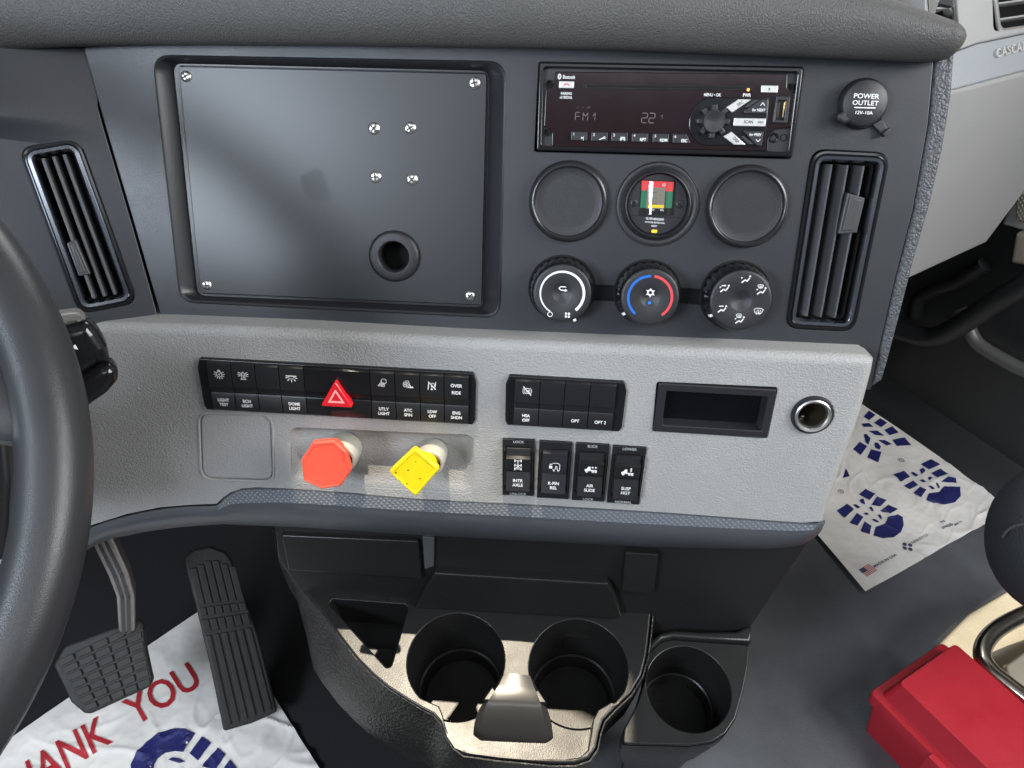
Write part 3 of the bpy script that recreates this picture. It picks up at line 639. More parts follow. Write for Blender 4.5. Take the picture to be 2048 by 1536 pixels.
def arc(mb, r, a0, a1, wd, z, n=40):
    pts = [(r * cos(a0 + (a1 - a0) * i / n), r * sin(a0 + (a1 - a0) * i / n)) for i in range(n + 1)]
    w0, w1 = (wd if isinstance(wd, tuple) else (wd, wd)); rows = [[], []]
    for i in range(n + 1):
        a = a0 + (a1 - a0) * i / n; ww = (w0 + (w1 - w0) * i / n) / 2
        rows[0].append(V(((r - ww) * cos(a), (r - ww) * sin(a), z))); rows[1].append(V(((r + ww) * cos(a), (r + ww) * sin(a), z)))
    return mb.grid(rows, flip=(a1 > a0))
ZK = .0206
T, k, o, f = knob(1124, 577, 64, 'fan speed knob with a white arc, left of the three climate knobs', rad(-62))
obj('speed_arc', arc(MB(), k * .66, rad(240), rad(-48), (.0009, .0022), ZK), m_white, f)
t = MB(); t.stroke([(.0028, .0048), (-.001, .0048), (-.0026, .0036), (-.001, .0022), (.0022, .0022)], .0008, ZK - .0012); t.poly([(.0020, .0034), (.0020, .0010), (.0038, .0022)], ZK - .0012)
t.plate([circ(.0020, 20, -k * .33, -k * .66), circ(.0015, 20, -k * .33, -k * .66)], ZK - .0001, ZK, 0)
for i in range(4): t.plate([circ(.0009, 12, k * .20 + .0011 * (1 if i % 2 else -1), -k * .66 + .0011 * (1 if i < 2 else -1))], ZK - .0001, ZK, 0)
obj('fan_symbols', t, m_white, f)
T, k, o, f = knob(1294, 585, 64, 'temperature knob with blue and red arcs between the other two climate knobs', rad(-143))
obj('cold_arc', arc(MB(), k * .66, rad(92), rad(232), .0019, ZK), m_blue, f); obj('warm_arc', arc(MB(), k * .66, rad(84), rad(-52), .0019, ZK), mat('warm_print', (.75, .07, .08), .4), f)
t = MB(); t.plate([circ(.0024, 20, 0, .0036), circ(.0013, 20, 0, .0036)], ZK - .0012, ZK - .0006, 0)
for i in range(6): a = i * pi / 3 + pi / 6; t.poly([(.0022 * cos(a - .35), .0036 + .0022 * sin(a - .35)), (.0022 * cos(a + .35), .0036 + .0022 * sin(a + .35)), (.0038 * cos(a), .0036 + .0038 * sin(a))], ZK - .0006)
obj('snowflake_symbol', t, m_white, f); obj('blue_lamp', MB().plate([circ(.0012, 16, 0, -.0040)], ZK - .002, ZK - .0008, 0), mat('blue_lamp', (.03, .2, .8), .4), f)
T, k, o, f = knob(1470, 591, 68, 'air direction knob with six small white vent symbols, right of the climate knobs', rad(-148))
t = MB()
def figure(cx, cy, s, head=True, arrow=0, screen=0):
    if s:
        t.stroke([(cx - .0024, cy - .0016), (cx - .0004, cy + .0002), (cx + .0012, cy - .0006), (cx + .0026, cy + .0016)], .0009, ZK); t.plate([circ(.0007, 10, cx + .0029, cy + .0030)], ZK - .0001, ZK, 0)
    if arrow & 1: t.poly([(cx - .0032, cy + .0008), (cx - .0022, cy + .0018), (cx - .0034, cy + .0022)], ZK)
    if arrow & 2: t.stroke([(cx - .0020, cy + .0028), (cx + .0004, cy + .0030)], .0007, ZK); t.poly([(cx, cy + .0038), (cx, cy + .0022), (cx + .0014, cy + .0030)], ZK)
    if screen:
        s2 = 1.3 if screen == 2 else .8; ox, oy = (cx, cy) if screen == 2 else (cx - .0008, cy + .0040)
        l = [(-.0026, .0010), (-.0012, .0017), (.0012, .0017), (.0026, .0010), (.0016, -.0012), (-.0016, -.0012)]; t.stroke([(ox + a * s2, oy + b * s2) for a, b in l], .0004, ZK, True)
        for i in (-1, 0, 1): t.stroke([(ox + i * .0009 * s2, oy - .0018 * s2), (ox + i * .0009 * s2 + .0002, oy + .0008 * s2)], .0004, ZK)
for deg, arg in ((85, (1, 1, 1, 0)), (28, (1, 1, 1, 1)), (-28, (0, 0, 0, 2)), (-88, (1, 1, 3, 1)), (-150, (1, 1, 2, 0)), (150, (1, 1, 3, 0))):
    figure(k * .60 * cos(rad(deg)), k * .60 * sin(rad(deg)), arg[0], arg[1], arg[2], arg[3])
obj('vent_symbols', t, m_white, f)
for pts in ([(1180, 570), (1236, 573), (1236, 601), (1180, 598)], [(1352, 576), (1410, 580), (1410, 608), (1352, 604)]):
    l = loc(U, pts); obj('knob_link_bar', MB().plate([l], -.001, .0006, 0), m_gloss, dash, U.M())
    for a_, b_2 in ((l[0], l[1]), (l[3], l[2])): obj('link_edge', MB().tube([(a_.x, a_.y, .0006), (b_2.x, b_2.y, .0006)], .0007, 6), m_gloss, dash, U.M())

# ================================================================== AIR VENTS
def vent(fr, corners, lab, tabat, chrome, lean, hole, nsl=3):
    T, W, H = quad(fr, *corners)
    o = empty('air_vent', T, lab, 'air vent', 'tall narrow air vents in the dashboard')
    q = lambda pts, w=0: [T.uv(*p, w) for p in pts]
    A = fillet(q(corners), .009, 7); n = len(A)
    def ins(d): return fillet(q(corners) if d == 0 else inset_poly(q(corners), d), max(.002, .009 - d), 7)
    lo = [z3(ins(-.0022), .0002), z3(ins(-.0016), .0014), z3(ins(-.0002), .0016), z3(ins(.0006), .0002)]
    obj('surround', MB().grid(lo, closed=True), m_gloss, o)
    lo = [z3(ins(.0004), .0002), z3(ins(.0014), .0018), z3(ins(.0036), .0016), z3(ins(.0052), -.0010), z3(ins(.0056), -.006)]
    obj('bright_ring', MB().grid(lo, closed=True), chrome, o)
    lo = [z3(ins(.0054), -.004), z3(ins(.0060), -.045)]
    obj('duct', MB().grid(lo, closed=True).poly(ins(.0060), -.045), m_matte, o)
    c4 = inset_poly(q(corners), .0062)
    for i in range(nsl):
        u0 = (i + .62) / (nsl + .35); sl = MB(); P0, P1 = c4[0].lerp(c4[1], u0), c4[3].lerp(c4[2], u0)   # top, bottom
        d = (P1 - P0).normalized(); nn = V((-d.y, d.x))
        if nn.x < 0: nn = -nn
        sect = [(-.0011, -.0020), (.0, -.0012), (.0011, -.0020), (.0013 + lean * .5, -.010), (.0009 + lean, -.018), (-.0009 + lean, -.018), (-.0013 + lean * .5, -.010)]
        rws = [[V((*(P + nn * a), z)) for a, z in sect] for P in (P0 + d * .001, P0.lerp(P1, .5), P1 - d * .001)]
        sl.grid(rws, closed=True); sl.add(rws[0], [tuple(range(len(sect)))], False); sl.add(rws[-1], [tuple(range(len(sect)))[::-1]], False)
        obj('slat', sl, m_blade, o)
    tb = q(tabat, -.001)
    tt = MB().plate([fillet(tb, .0008, 2)], -.012, .0012, .0009, 3)
    e = inset_poly(tb, .0022); tt.plate([fillet(e, .0006, 2)], .001, .0020, .0006, 2)
    obj('slider_tab', tt, m_blade, o); return o
def inset_poly(l, d):
    l = [V((p[0], p[1])) for p in l]; n = len(l); out = []
    sg = 1 if sum(l[i].x * l[(i + 1) % n].y - l[(i + 1) % n].x * l[i].y for i in range(n)) > 0 else -1
    for i in range(n):
        d0 = (l[i] - l[i - 1]).normalized(); d1 = (l[(i + 1) % n] - l[i]).normalized(); n0, n1 = V((-d0.y, d0.x)), V((-d1.y, d1.x)); m = (n0 + n1)
        if m.length < 1e-6: m = n0.copy()
        m.normalize(); m = m / max(.4, m.dot(n0))
        out.append(l[i] + m * d * sg)
    return out
vent(U, [(1630, 306), (1774, 313), (1704, 657), (1577, 650)], 'tall air vent with vertical slats and a grey slider tab, right of the round cover', [(1693, 385), (1728, 396), (1712, 465), (1674, 468)], m_vring, -.0045, None)
vent(LP, [(45, 302), (153, 283), (268, 601), (163, 621)], 'slanted air vent with a bright rim on the driver side panel by the steering wheel', [(134, 486), (152, 478), (182, 548), (158, 552)], m_vring, .002, None)

# ================================================================== POWER OUTLET CAP
oT = U.at(1727, 207); ok_ = U.mpp(1727, 207); oq = lambda pts, w=.008: [oT.uv(*zo(*p), w) for p in pts]
po = empty('power_outlet', oT, 'black rubber capped power outlet with white lettering above the right vent', 'power outlet')
obj('socket_rim', MB().lathe([(50 * ok_, -.001), (50 * ok_, .002), (47 * ok_, .004), (44 * ok_, .004), (42 * ok_, .002)], 48, (-.0012, -.0004)), m_gloss, po)
cc = oq([(665, 540)], .010)[0]
cap_ = obj('rubber_cap', MB().lathe([(44 * ok_, .003), (46 * ok_, .006), (46 * ok_, .0092), (44.5 * ok_, .0106), (41 * ok_, .0114), (.0001, .0120)], 60, cc, cap=False), m_cap, po)
tabp = oq([(365, 660), (430, 620), (540, 600), (560, 720), (440, 765), (375, 720)], .009)
obj('pull_tab', MB().plate([fillet(tabp, .0035, 6)], .004, .0112, .0022, 4), m_cap, po)
hp = oq([(745, 760), (845, 705), (905, 800), (850, 880)], .004)
hl = MB().plate([hp], -.0005, .0035, .0008, 3); e = oq([(835, 850), (905, 800), (920, 835), (855, 890)], .004); hl.plate([e], .001, .0065, .0006, 2)
obj('hinge_strap', hl, m_cap, po)
t = MB(); k = ok_ / 5.119
for s_, x, y, cp, xs in (('POWER', 680, 470, 48, 1.12), ('OUTLET', 670, 540, 46, 1.12), ('12V-10A', 652, 640, 34, 1.1)):
    c = oq([(x, y)], .012)[0]; t.text(s_, c.x, c.y, cp * k, .0121, xs=xs, bold=.012)
t.stroke(oq([(560, 588), (770, 594)], .012), .0007, .0121); obj('lettering', t, m_white, cap_)

#=====PART3=====
# ================================================================== SWITCH BANKS
IC = {}
def icon(t, kind, cx, cy, s, z):
    P = lambda pts: [(cx + a * s, cy + b * s) for a, b in pts]
    lw = .0005
    def ring(r, x=0, y=0, a0=0, a1=2 * pi, n=18, w=lw):
        t.stroke([(cx + (x + r * cos(a0 + (a1 - a0) * i / n)) * s, cy + (y + r * sin(a0 + (a1 - a0) * i / n)) * s) for i in range(n + 1)], w, z)
    if kind == 'test':
        ring(.62); t.stroke(P([(-.2, 0), (-.02, -.2), (.3, .25)]), lw, z); t.stroke(P([(-.25, .78), (.25, .78), (.25, .95), (-.25, .95)]), lw, z, True)
        for a in (-150, -120, -90, -60, -30, 0, 30, 150, 180): t.stroke(P([(.8 * cos(rad(a)), .8 * sin(rad(a))), (1.15 * cos(rad(a)), 1.15 * sin(rad(a)))]), lw, z)
    elif kind == 'beacon':
        t.stroke(P([(-.35, -.9), (-.35, .4), (0, .85), (.35, .4), (.35, -.9)]), lw, z); t.stroke(P([(-.6, -.9), (.6, -.9)]), lw, z); t.stroke(P([(0, -.6), (0, .2)]), lw, z)
        for a in (-20, 5, 30): t.stroke(P([(.6 * cos(rad(a)), .2 + .6 * sin(rad(a))), (1.15 * cos(rad(a)), .2 + 1.15 * sin(rad(a)))]), lw, z); t.stroke(P([(-.6 * cos(rad(a)), .2 + .6 * sin(rad(a))), (-1.15 * cos(rad(a)), .2 + 1.15 * sin(rad(a)))]), lw, z)
    elif kind == 'dome':
        t.stroke(P([(-1.1, .5), (1.1, .5)]), lw * 1.5, z); ring(.6, 0, .4, pi, 2 * pi)
        for a in (-165, -130, -90, -50, -15): t.stroke(P([(.85 * cos(rad(a)), .35 + .85 * sin(rad(a))), (1.25 * cos(rad(a)), .35 + 1.25 * sin(rad(a)))]), lw * 1.3, z)
    elif kind == 'work':
        ring(.55, .35, .45, rad(-70), rad(190)); t.stroke(P([(-.3, .3), (.5, -.1)]), lw, z)
        for k in range(5): t.stroke(P([(-.35 + k * .2, .1 - k * .08), (-.95 + k * .32, -.7 - k * .04)]), lw, z)
    elif kind == 'spin':
        ring(.55); ring(.22)
        for a in range(0, 360, 60): t.stroke(P([(.25 * cos(rad(a)), .25 * sin(rad(a))), (.5 * cos(rad(a)), .5 * sin(rad(a)))]), lw, z)
        ring(.85, 0, 0, rad(60), rad(230)); t.poly(P([(-.3, -.8), (1.4, -.8), (1.1, -.3), (.9, -.6), (.7, -.1), (.5, -.6)]), z)
    elif kind == 'lane':
        t.stroke(P([(-.8, -.9), (-.6, .9)]), lw * 1.3, z); t.stroke(P([(.7, -.3), (.9, .9)]), lw, z); t.stroke(P([(-.7, .9), (.8, -.8)]), lw * 1.6, z); t.stroke(P([(-.1, -.3), (.0, .6), (.5, .6), (.7, -.2)]), lw, z, True); t.poly(P([(-.3, -1.0), (.0, -.5), (.3, -1.0)]), z)
    elif kind == 'hill':
        ring(.62); ring(.95, 0, 0, rad(-50), rad(50)); ring(.95, 0, 0, rad(130), rad(230)); t.poly(P([(-.35, -.3), (.4, .3), (.4, -.3)]), z); t.stroke(P([(-.8, .95), (.85, -.95)]), lw * 1.5, z)
    elif kind == 'axle':
        t.stroke(P([(0, .9), (0, -.9)]), lw, z)
        for y in (.85, -.15, -.95): t.stroke(P([(-.6, y), (.6, y)]), lw, z)
        for y in (.85, -.15, -.95):
            for x in (-.6, .6): t.stroke(P([(x, y - .22), (x, y + .22)]), lw * 1.6, z)
        t.stroke(P([(-.3, -.7), (0, -.3), (.3, -.7)]), lw, z)
    elif kind == 'kpin':
        t.stroke(P([(-.35, .85), (.6, .9), (1.0, .6), (1.0, -.6), (.75, -.9), (.55, -.5), (.45, .2), (.25, .2), (.15, -.4), (-.05, -.9), (-.3, -.5)]), lw, z)
        t.plate([[V(p) for p in P([(-1.0, -.3), (-.4, -.3), (-.4, .25), (-1.0, .25)])]], z - .0001, z, 0); t.stroke(P([(-.85, .3), (-.85, .65), (-.5, .65), (-.5, .5)]), lw, z)
    elif kind in ('slide', 'susp'):
        t.poly(P([(-1.2, -.35), (-1.2, .0), (-.8, .15), (-.55, .6), (-.1, .6), (-.1, -.1), (1.1, -.1), (1.1, -.3)]), z)
        for x in (-.8, .35, .9): t.plate([circ(.24 * s, 12, cx + x * s, cy - .48 * s), circ(.08 * s, 12, cx + x * s, cy - .48 * s)], z - .0001, z, 0)
        if kind == 'slide':
            for x in (.25, .85): t.poly(P([(x - .22, .45), (x + .02, .68), (x + .02, .22)]), z); t.poly(P([(x + .24, .45), (x + .0, .68), (x + .0, .22)]), z)
        else:
            for y in (.35, .75): t.poly(P([(.4, y - .02), (.8, y - .02), (.6, y + .24)]), z); t.poly(P([(.4, y), (.8, y), (.6, y - .24)]), z)
def bank(corners, xs_px, cells, lab, ytop):
    T, W, H = quad(L, *corners)
    o = empty('switch_bank', T, lab, 'switch bank', 'rows of rocker switches in the grey panel')
    out = [V((-W / 2 + .0018, -H / 2)), V((W / 2 - .0018, -H / 2)), V((W / 2 + .0002, -H / 2 + .004)), V((W / 2 + .0006, H / 2 - .008)), V((W / 2 - .002, H / 2)), V((-W / 2 + .002, H / 2)), V((-W / 2 - .0006, H / 2 - .008)), V((-W / 2 - .0002, -H / 2 + .004))]
    obj('housing', MB().plate([fillet(out, .0012, 3)], -.004, .0034, .0010, 3), m_gloss, o)
    xs = [T.uv(x, ytop + (x - xs_px[0]) * .049, .006).x for x in xs_px]
    h2 = H / 2 - .0016
    for i, (ic, lb) in enumerate(cells):
        a, b = xs[i] + .00022, xs[i + 1] - .00022
        sec = [(h2, .0030), (h2, .0052), (h2 - .0010, .0064), (h2 * .10, .0070), (h2 * .04, .0068), (-h2 * .01, .0052), (-h2 * .20, .0046), (-h2 * .22, .0058), (-h2 * .27, .0063), (-h2 + .0010, .0058), (-h2, .0048), (-h2, .0030)]
        mb = MB().grid([[V((a, y, z)) for y, z in sec], [V((a + .0003, y, z + .0003)) for y, z in sec], [V((b - .0003, y, z + .0003)) for y, z in sec], [V((b, y, z)) for y, z in sec]], flip=False)
        s_ = obj('switch', mb, m_black if ic != 'hazard' else m_gloss, o)
        t = MB(); c = (a + b) / 2
        if ic == 'hazard':
            tri = lambda k: [V((c + k * x, -.0008 + k * y)) for x, y in ((-1, -.62), (1, -.62), (0, 1.12))]
            hb = obj('hazard_button', MB().plate([fillet(tri(.0128), .0016, 5)], .005, .0125, .0012, 4), m_haz, s_)
            obj('hazard_triangle', MB().plate([fillet(tri(.0068), .0003, 2), fillet(tri(.0042), .0003, 2)], .0124, .01256, 0), m_hazw, s_)
            continue
        if ic and ic != 'over': icon(t, ic, c, h2 * .56, .0036, .0072)
        if ic == 'over':
            t.text('OVER', c, h2 * .62, .0028, .0072, bold=.02, xs=.9); t.text('RIDE', c, h2 * .33, .0028, .0072, bold=.02, xs=.9)
        if lb:
            ls = lb.split('|'); yy = -h2 * .62
            for j, l_ in enumerate(ls): t.text(l_, c, yy + (.0020 if len(ls) > 1 else 0) * (1 - 2 * j), .0027, .0066, bold=.022, xs=.88)
        if t.v: obj('legend', t, m_white, s_)
    return T, W, H
bank([(401, 714), (955, 743), (947, 846), (409, 815)], [412, 460, 508, 556, 606, 739, 789, 839, 888, 938],
     [('test', 'LIGHT|TEST'), ('beacon', 'BCN|LIGHT'), (None, None), ('dome', 'DOME|LIGHT'), ('hazard', None), ('work', 'UTLY|LIGHT'), ('spin', 'ATC|SPIN'), ('lane', 'LDW|OFF'), ('over', 'ENG|SHDN')],
     'long row of black switches with a red triangular hazard button in the middle', 722)
bank([(1015, 747), (1252, 761), (1243, 860), (1010, 846)], [1030, 1081, 1131, 1182, 1234],
     [('hill', 'HSA|OFF'), (None, None), (None, 'OPT'), (None, 'OPT 2')], 'short row of four black switches marked OPT and OPT 2 right of the long row', 756)

# ================================================================== FOUR ROCKER SWITCHES
def rocker(c4, top, ic, lb, bot, lab, greyish=False):
    T, W, H = quad(L, *[zk(*p) for p in c4])
    o = empty('rocker_switch', T, lab, 'switch', 'guarded rocker switches below the short switch row')
    obj('frame', MB().plate([rrect(W, H, .0006, 2), rrect(W * .80, H * .735, .0008, 2, 0, H * .005)], -.006, .0024, .0005, 2), m_black, o)
    obj('well', MB().plate([rrect(W * .82, H * .78, .0005, 2, 0, -H * .015)], -.008, -.0045, 0), m_matte, o)
    w2 = W * .375; hh = H * .352; cy = H * .012
    # side guards
    for sx in (-1, 1):
        g = [[V((sx * W * x, cy + hh * y, z)) for x, z in ((.465, .002), (.455, .0052), (.425, .0056), (.405, .004), (.40, -.002))] for y in (1.02, .9, -.9, -1.02)]
        for gg in (g[0], g[-1]):
            for p in gg: p.z = min(p.z, .0015)
        obj('side_guard', MB().grid(g, flip=sx > 0), m_gloss, o)
    if greyish: sec = [(1, -.003), (1, .0040), (.92, .0062), (.12, .0058), (.08, .0040), (-.10, .0040), (-.12, .0052), (-.96, .0090), (-1, .008), (-1, -.003)]
    else: sec = [(1, -.004), (1, .0010), (.95, .0030), (.64, .0042), (.56, .0070), (.0, .0058), (-.04, .0042), (-.10, .0040), (-.13, .0052), (-.96, .0098), (-1, .0088), (-1, -.004)]
    mb = MB(); R_ = [[V((x, cy + hh * y, z)) for y, z in sec] for x in (-w2, -w2 + .0004, w2 - .0004, w2)]
    for r_i in (0, 3):
        for p in R_[r_i]: p.z -= .0004
    mb.grid(R_); obj('rocker', mb, m_bezel if greyish else m_black, o)
    t = MB(); icon(t, ic, 0, cy + hh * .33, .0042, .0082)
    for j, l_ in enumerate(lb.split('|')): t.text(l_, 0, cy - hh * .54 + .0021 * (1 - 2 * j), .0029, .0095, bold=.02, xs=.9)
    obj('legend', t, m_white, o)
    if top:
        t = MB(); t.text(top, 0, H * .5 - .0020, .0024, .0026, bold=.01, xs=1.0); t.text(bot, 0, -H * .5 + .0019, .0024, .0026, bold=.01, xs=1.0); obj('frame_lettering', t, m_dim, o)
rocker([(240, 795), (570, 805), (545, 1380), (222, 1365)], 'LOCK', 'axle', 'INTR|AXLE', 'UNLOCK', 'rocker switch lettered INTR AXLE, the leftmost of the four, between LOCK and UNLOCK')
rocker([(610, 815), (945, 832), (905, 1412), (578, 1392)], None, 'kpin', 'K-PIN|REL', None, 'dark grey rocker switch lettered K-PIN REL with a padlock symbol', True)
rocker([(980, 835), (1320, 855), (1275, 1438), (940, 1418)], 'SLIDE', 'slide', 'AIR|SLIDE', 'LOCK', 'rocker switch lettered AIR SLIDE between the words SLIDE and LOCK')
rocker([(1350, 862), (1692, 885), (1640, 1468), (1305, 1445)], 'LOWER', 'susp', 'SUSP|HGT', 'NORMAL', 'rocker switch lettered SUSP HGT between the words LOWER and NORMAL')

# ================================================================== UNLIT DISPLAY + OPEN SOCKET
dT, dW, dH = quad(L, (1316, 766), (1554, 777), (1532, 876), (1307, 860))
dd = empty('information_display', dT, 'dark unlit display in a rectangular black frame on the grey panel', 'display')
obj('frame', MB().plate([rrect(dW, dH, .0014, 3), rrect(dW - .012, dH - .0125, .0010, 3, .0005, .0)], -.006, .0016, .0008, 3), m_bezel, dd)
lo = [z3(rrect(dW - .0118, dH - .0122, .0010, 3, .0005), .0004), z3(rrect(dW - .0150, dH - .0165, .0008, 3, .0005, -.001), -.009)]
obj('inner_wall', MB().grid(lo, closed=True), m_bezel, dd)
obj('screen', MB().plate([rrect(dW - .0145, dH - .016, .0008, 3, .0005, -.001)], -.010, -.0088, 0), mat('dark_screen', (.003, .003, .004), .12), dd)
sk = empty('power_socket', sT, 'round open power socket with a bright metal ring beside the dark display', 'power socket')
k = L.mpp(1624, 829)
obj('rubber_ring', MB().lathe([(43 * k, -.001), (43 * k, .0014), (41 * k, .0026), (38 * k, .0028), (36 * k, .0020)], 60, cap=False), m_cap, sk)
obj('metal_ring', MB().lathe([(37 * k, .0010), (36.5 * k, .0032), (34.5 * k, .0038), (31 * k, .0034), (28.5 * k, .0018), (28 * k, -.002)], 64, cap=False), mat('brushed_ring', (.86, .86, .84), .34, 1), sk)
obj('barrel', MB().lathe([(28 * k, -.001), (28 * k, -.038), (.0001, -.039)], 48, cap=False), mat('socket_barrel', (.20, .17, .12), .32, .9), sk)
mb = MB(); mb.lathe([(4 * k, -.037), (4 * k, -.028), (.0001, -.027)], 16, (0, 0), cap=False); obj('centre_contact', mb, m_chrome, sk)
for a in (20, 150, 260):
    q = V((cos(rad(a)), sin(rad(a)))) * 25 * k; obj('side_contact', MB().box(q.x - .0012, q.x + .0012, q.y - .0008, q.y + .0008, -.034, -.014, .0003), m_chrome, sk)

# ================================================================== VALVE KNOBS
def valve(base, head, heads_px, nsides, m, lab, lift, ring_r):
    T = L.at(*base)
    o = empty('brake_valve_knob', T, lab, 'valve knob', 'pull knobs of the air brake valves')
    k = L.mpp(*base)
    obj('collar', MB().lathe([(ring_r * k * 1.04, -.009), (ring_r * k * 1.04, .003), (ring_r * k, .010), (ring_r * k * .93, .0115), (ring_r * k * .80, .0115), (ring_r * k * .78, .008), (ring_r * k * .78, -.004), (.0001, -.005)], 56, cap=False), m_kcol, o)
    hc = T.uv(*head, lift)
    # stem leans a little so that the head sits where the knob is pushed to
    obj('stem', MB().tube([(0, 0, -.005), (hc.x * .35, hc.y * .35, lift * .35), (hc.x, hc.y, lift - .003)], [.010, .0085, .0085], 20), m, o)
    pts = [T.uv(*p, lift) for p in heads_px]
    back = inset_poly(pts, .0035)
    hf = fillet(pts, .0028, 5)
    mb = MB().plate([hf], lift - .0042, lift, .0013, 5, True)
    d = fillet(inset_poly(pts, .0026), .0022, 5)
    h = obj('knob_head', mb, m, o)
    # raised lip round the face
    obj('face_lip', MB().plate([fillet(inset_poly(pts, .0008), .0026, 5), d], lift - .001, lift + .00035, .00035, 3), m, o)
    lo = [z3(fillet(inset_poly(pts, .0012), .0025, 5), lift - .0040), z3(fillet(inset_poly(pts, .0080), .0028, 5), lift - .019)]
    obj('head_skirt', MB().grid(lo, closed=True, flip=True), m, o)
    return T, o, k
RT, RO, _ = valve((686, 905), (651, 930), [zb(*p) for p in [(832, 652), (978, 640), (1070, 722), (1105, 850), (1030, 962), (895, 985), (765, 925), (748, 780)]], 8, m_kred, 'red eight sided brake valve knob pulled out of a pale collar', .034, 32)
T, o, k = valve((863, 913), (829, 942), [zb(*p) for p in [(1550, 690), (1728, 840), (1558, 1040), (1366, 862)]], 4, m_kyel, 'yellow square brake valve knob turned on its corner and scuffed, right of the red knob', .034, 28)
t = MB(); random.seed(11)
for _ in range(16):
    a0 = random.uniform(0, 6.28); r0 = random.uniform(.2, .92) * .0165; c = RT.uv(651, 930, .034); a1 = a0 + random.uniform(-.25, .25); r1_ = r0 + random.uniform(-.003, .003)
    t.stroke([(c.x + r0 * cos(a0), c.y + r0 * sin(a0)), (c.x + r1_ * cos(a1), c.y + r1_ * sin(a1))], random.uniform(.00015, .0004), .03405 if r0 < .0145 else .0344)
obj('scuff_marks', t, mat('dull_red_scuff', (.50, .05, .03), .7), RO)
t = MB(); random.seed(3)
for _ in range(15):
    p = random.choice([zb(1405 + random.uniform(-12, 15), 845 + random.uniform(-22, 22)), zb(1495, 945), zb(1590, 908), zb(random.uniform(1450, 1640), random.uniform(780, 980))])
    c = T.uv(*p, .034); r = random.uniform(.0002, .0007)
    t.poly([(c.x + r * (1 + .5 * random.random()) * cos(a), c.y + r * (.5 + random.random()) * sin(a)) for a in [i * pi / 4 for i in range(8)]], .0342)
obj('grease_specks', t, m_dirt, o)

# ================================================================== CONSOLE WITH CUP HOLDERS
cT = CN.at(960, 1300)
con = empty('centre_console', cT, 'black floor console with two open cup holders, a side cup well and a triangular pocket', 'console')
cq = lambda pts, w=0: [cT.uv(*p, w) for p in pts]
def cup(lft, rgt): a, b = cq([lft, rgt]); return (a + b) / 2, (b - a).length / 2
c1, R1 = cup((815, 1316), (1009, 1326)); c2, R2 = cup((1058, 1330), (1256, 1340))
def cpts(c, r, a0, a1, n=22): return [V((c.x + r * cos(rad(a0 + (a1 - a0) * i / n)), c.y + r * sin(rad(a0 + (a1 - a0) * i / n)))) for i in range(n + 1)]
hole = (cpts(c1, R1, 232, -32, 30) + cq([(985, 1372), (966, 1400)]) + cq([(1094, 1406), (1076, 1378)])
        + cpts(c2, R2, 212, -40, 30) + cq([(1222, 1404), (1196, 1420), (1186, 1440), (1182, 1470), (1176, 1500), (1160, 1514), (1130, 1519), (1060, 1517), (1000, 1512), (940, 1504), (912, 1494), (897, 1472), (890, 1448), (885, 1428), (878, 1412)]))
outer = cq([zc(*p) for p in [(255, 318), (330, 420), (400, 505), (480, 595), (610, 775), (700, 890), (790, 980), (880, 1055), (980, 1120), (1080, 1180), (1150, 1215), (1190, 1260), (1215, 1330), (1260, 1400), (1330, 1450), (1548, 1478)]])
outer += cq([(1040, 1520), (1100, 1526), (1150, 1526), (1178, 1516), (1192, 1495), (1198, 1465), (1206, 1440), (1230, 1415), (1262, 1385), (1283, 1350), (1293, 1310), (1299, 1260), (1303, 1215), (1306, 1175), (1244, 1168), (1256, 1216), (1050, 1206), (840, 1196), (846, 1180), (862, 1150), (846, 1146), (700, 1138), (580, 1130)])
pocket = fillet(cq([zc(*p) for p in [(528, 560), (548, 530), (985, 562), (1000, 590), (900, 930), (872, 940)]]), .003, 4)
obj('top_moulding', MB().plate([outer, hole, pocket], -.035, 0, .0022, 5, hb=.0012), m_console, con)
# pocket and scoop walls carry on below the top
def well(l, z0, z1, d=.0, floor=True, m=m_console, nm='well'):
    l2 = [p for p in l]; c = sum(l, V((0, 0))) / len(l)
    mb = MB().grid([z3(l2, z0), z3([p.lerp(c, d) for p in l2], z1)], closed=True, flip=True)
    ar = sum(l[i].x * l[(i + 1) % len(l)].y - l[(i + 1) % len(l)].x * l[i].y for i in range(len(l)))
    if ar < 0: mb = MB().grid([z3(l2, z0), z3([p.lerp(c, d) for p in l2], z1)], closed=True)
    if floor: mb.poly([p.lerp(c, d) for p in l2], z1)
    return mb
obj('pocket', well(pocket, -.034, -.055, .06), m_console, con)
for c, R, dp in ((c1, R1, -.088), (c2, R2, -.086)):
    n = 56; prof = [(R * 1.0, -.030), (R * .975, -.060), (R * .955, -.088), (R * .945, -.091), (R * .90, -.0925), (R * .88, -.097), (R * .86, -.112), (R * .83, -.1145), (.0001, -.115)]
    obj('cup_holder', MB().lathe(prof, n, c, cap=False), m_console, con)
# scoop floor in front of the two cups
sf = cpts(c1, R1 * .985, 236, 326, 16) + cpts(c2, R2 * .985, 214, 318, 16) + cq([(1222, 1404), (1200, 1425), (1190, 1445), (1186, 1475), (1180, 1503), (1162, 1518), (1130, 1523), (1060, 1521), (1000, 1516), (936, 1508), (908, 1497), (893, 1474), (886, 1450), (880, 1428)])
lo_ = [V((p.x, p.y)) for p in sf]
obj('scoop_floor', MB().plate([lo_], -.075, -.034, .0008, 2), m_console, con)
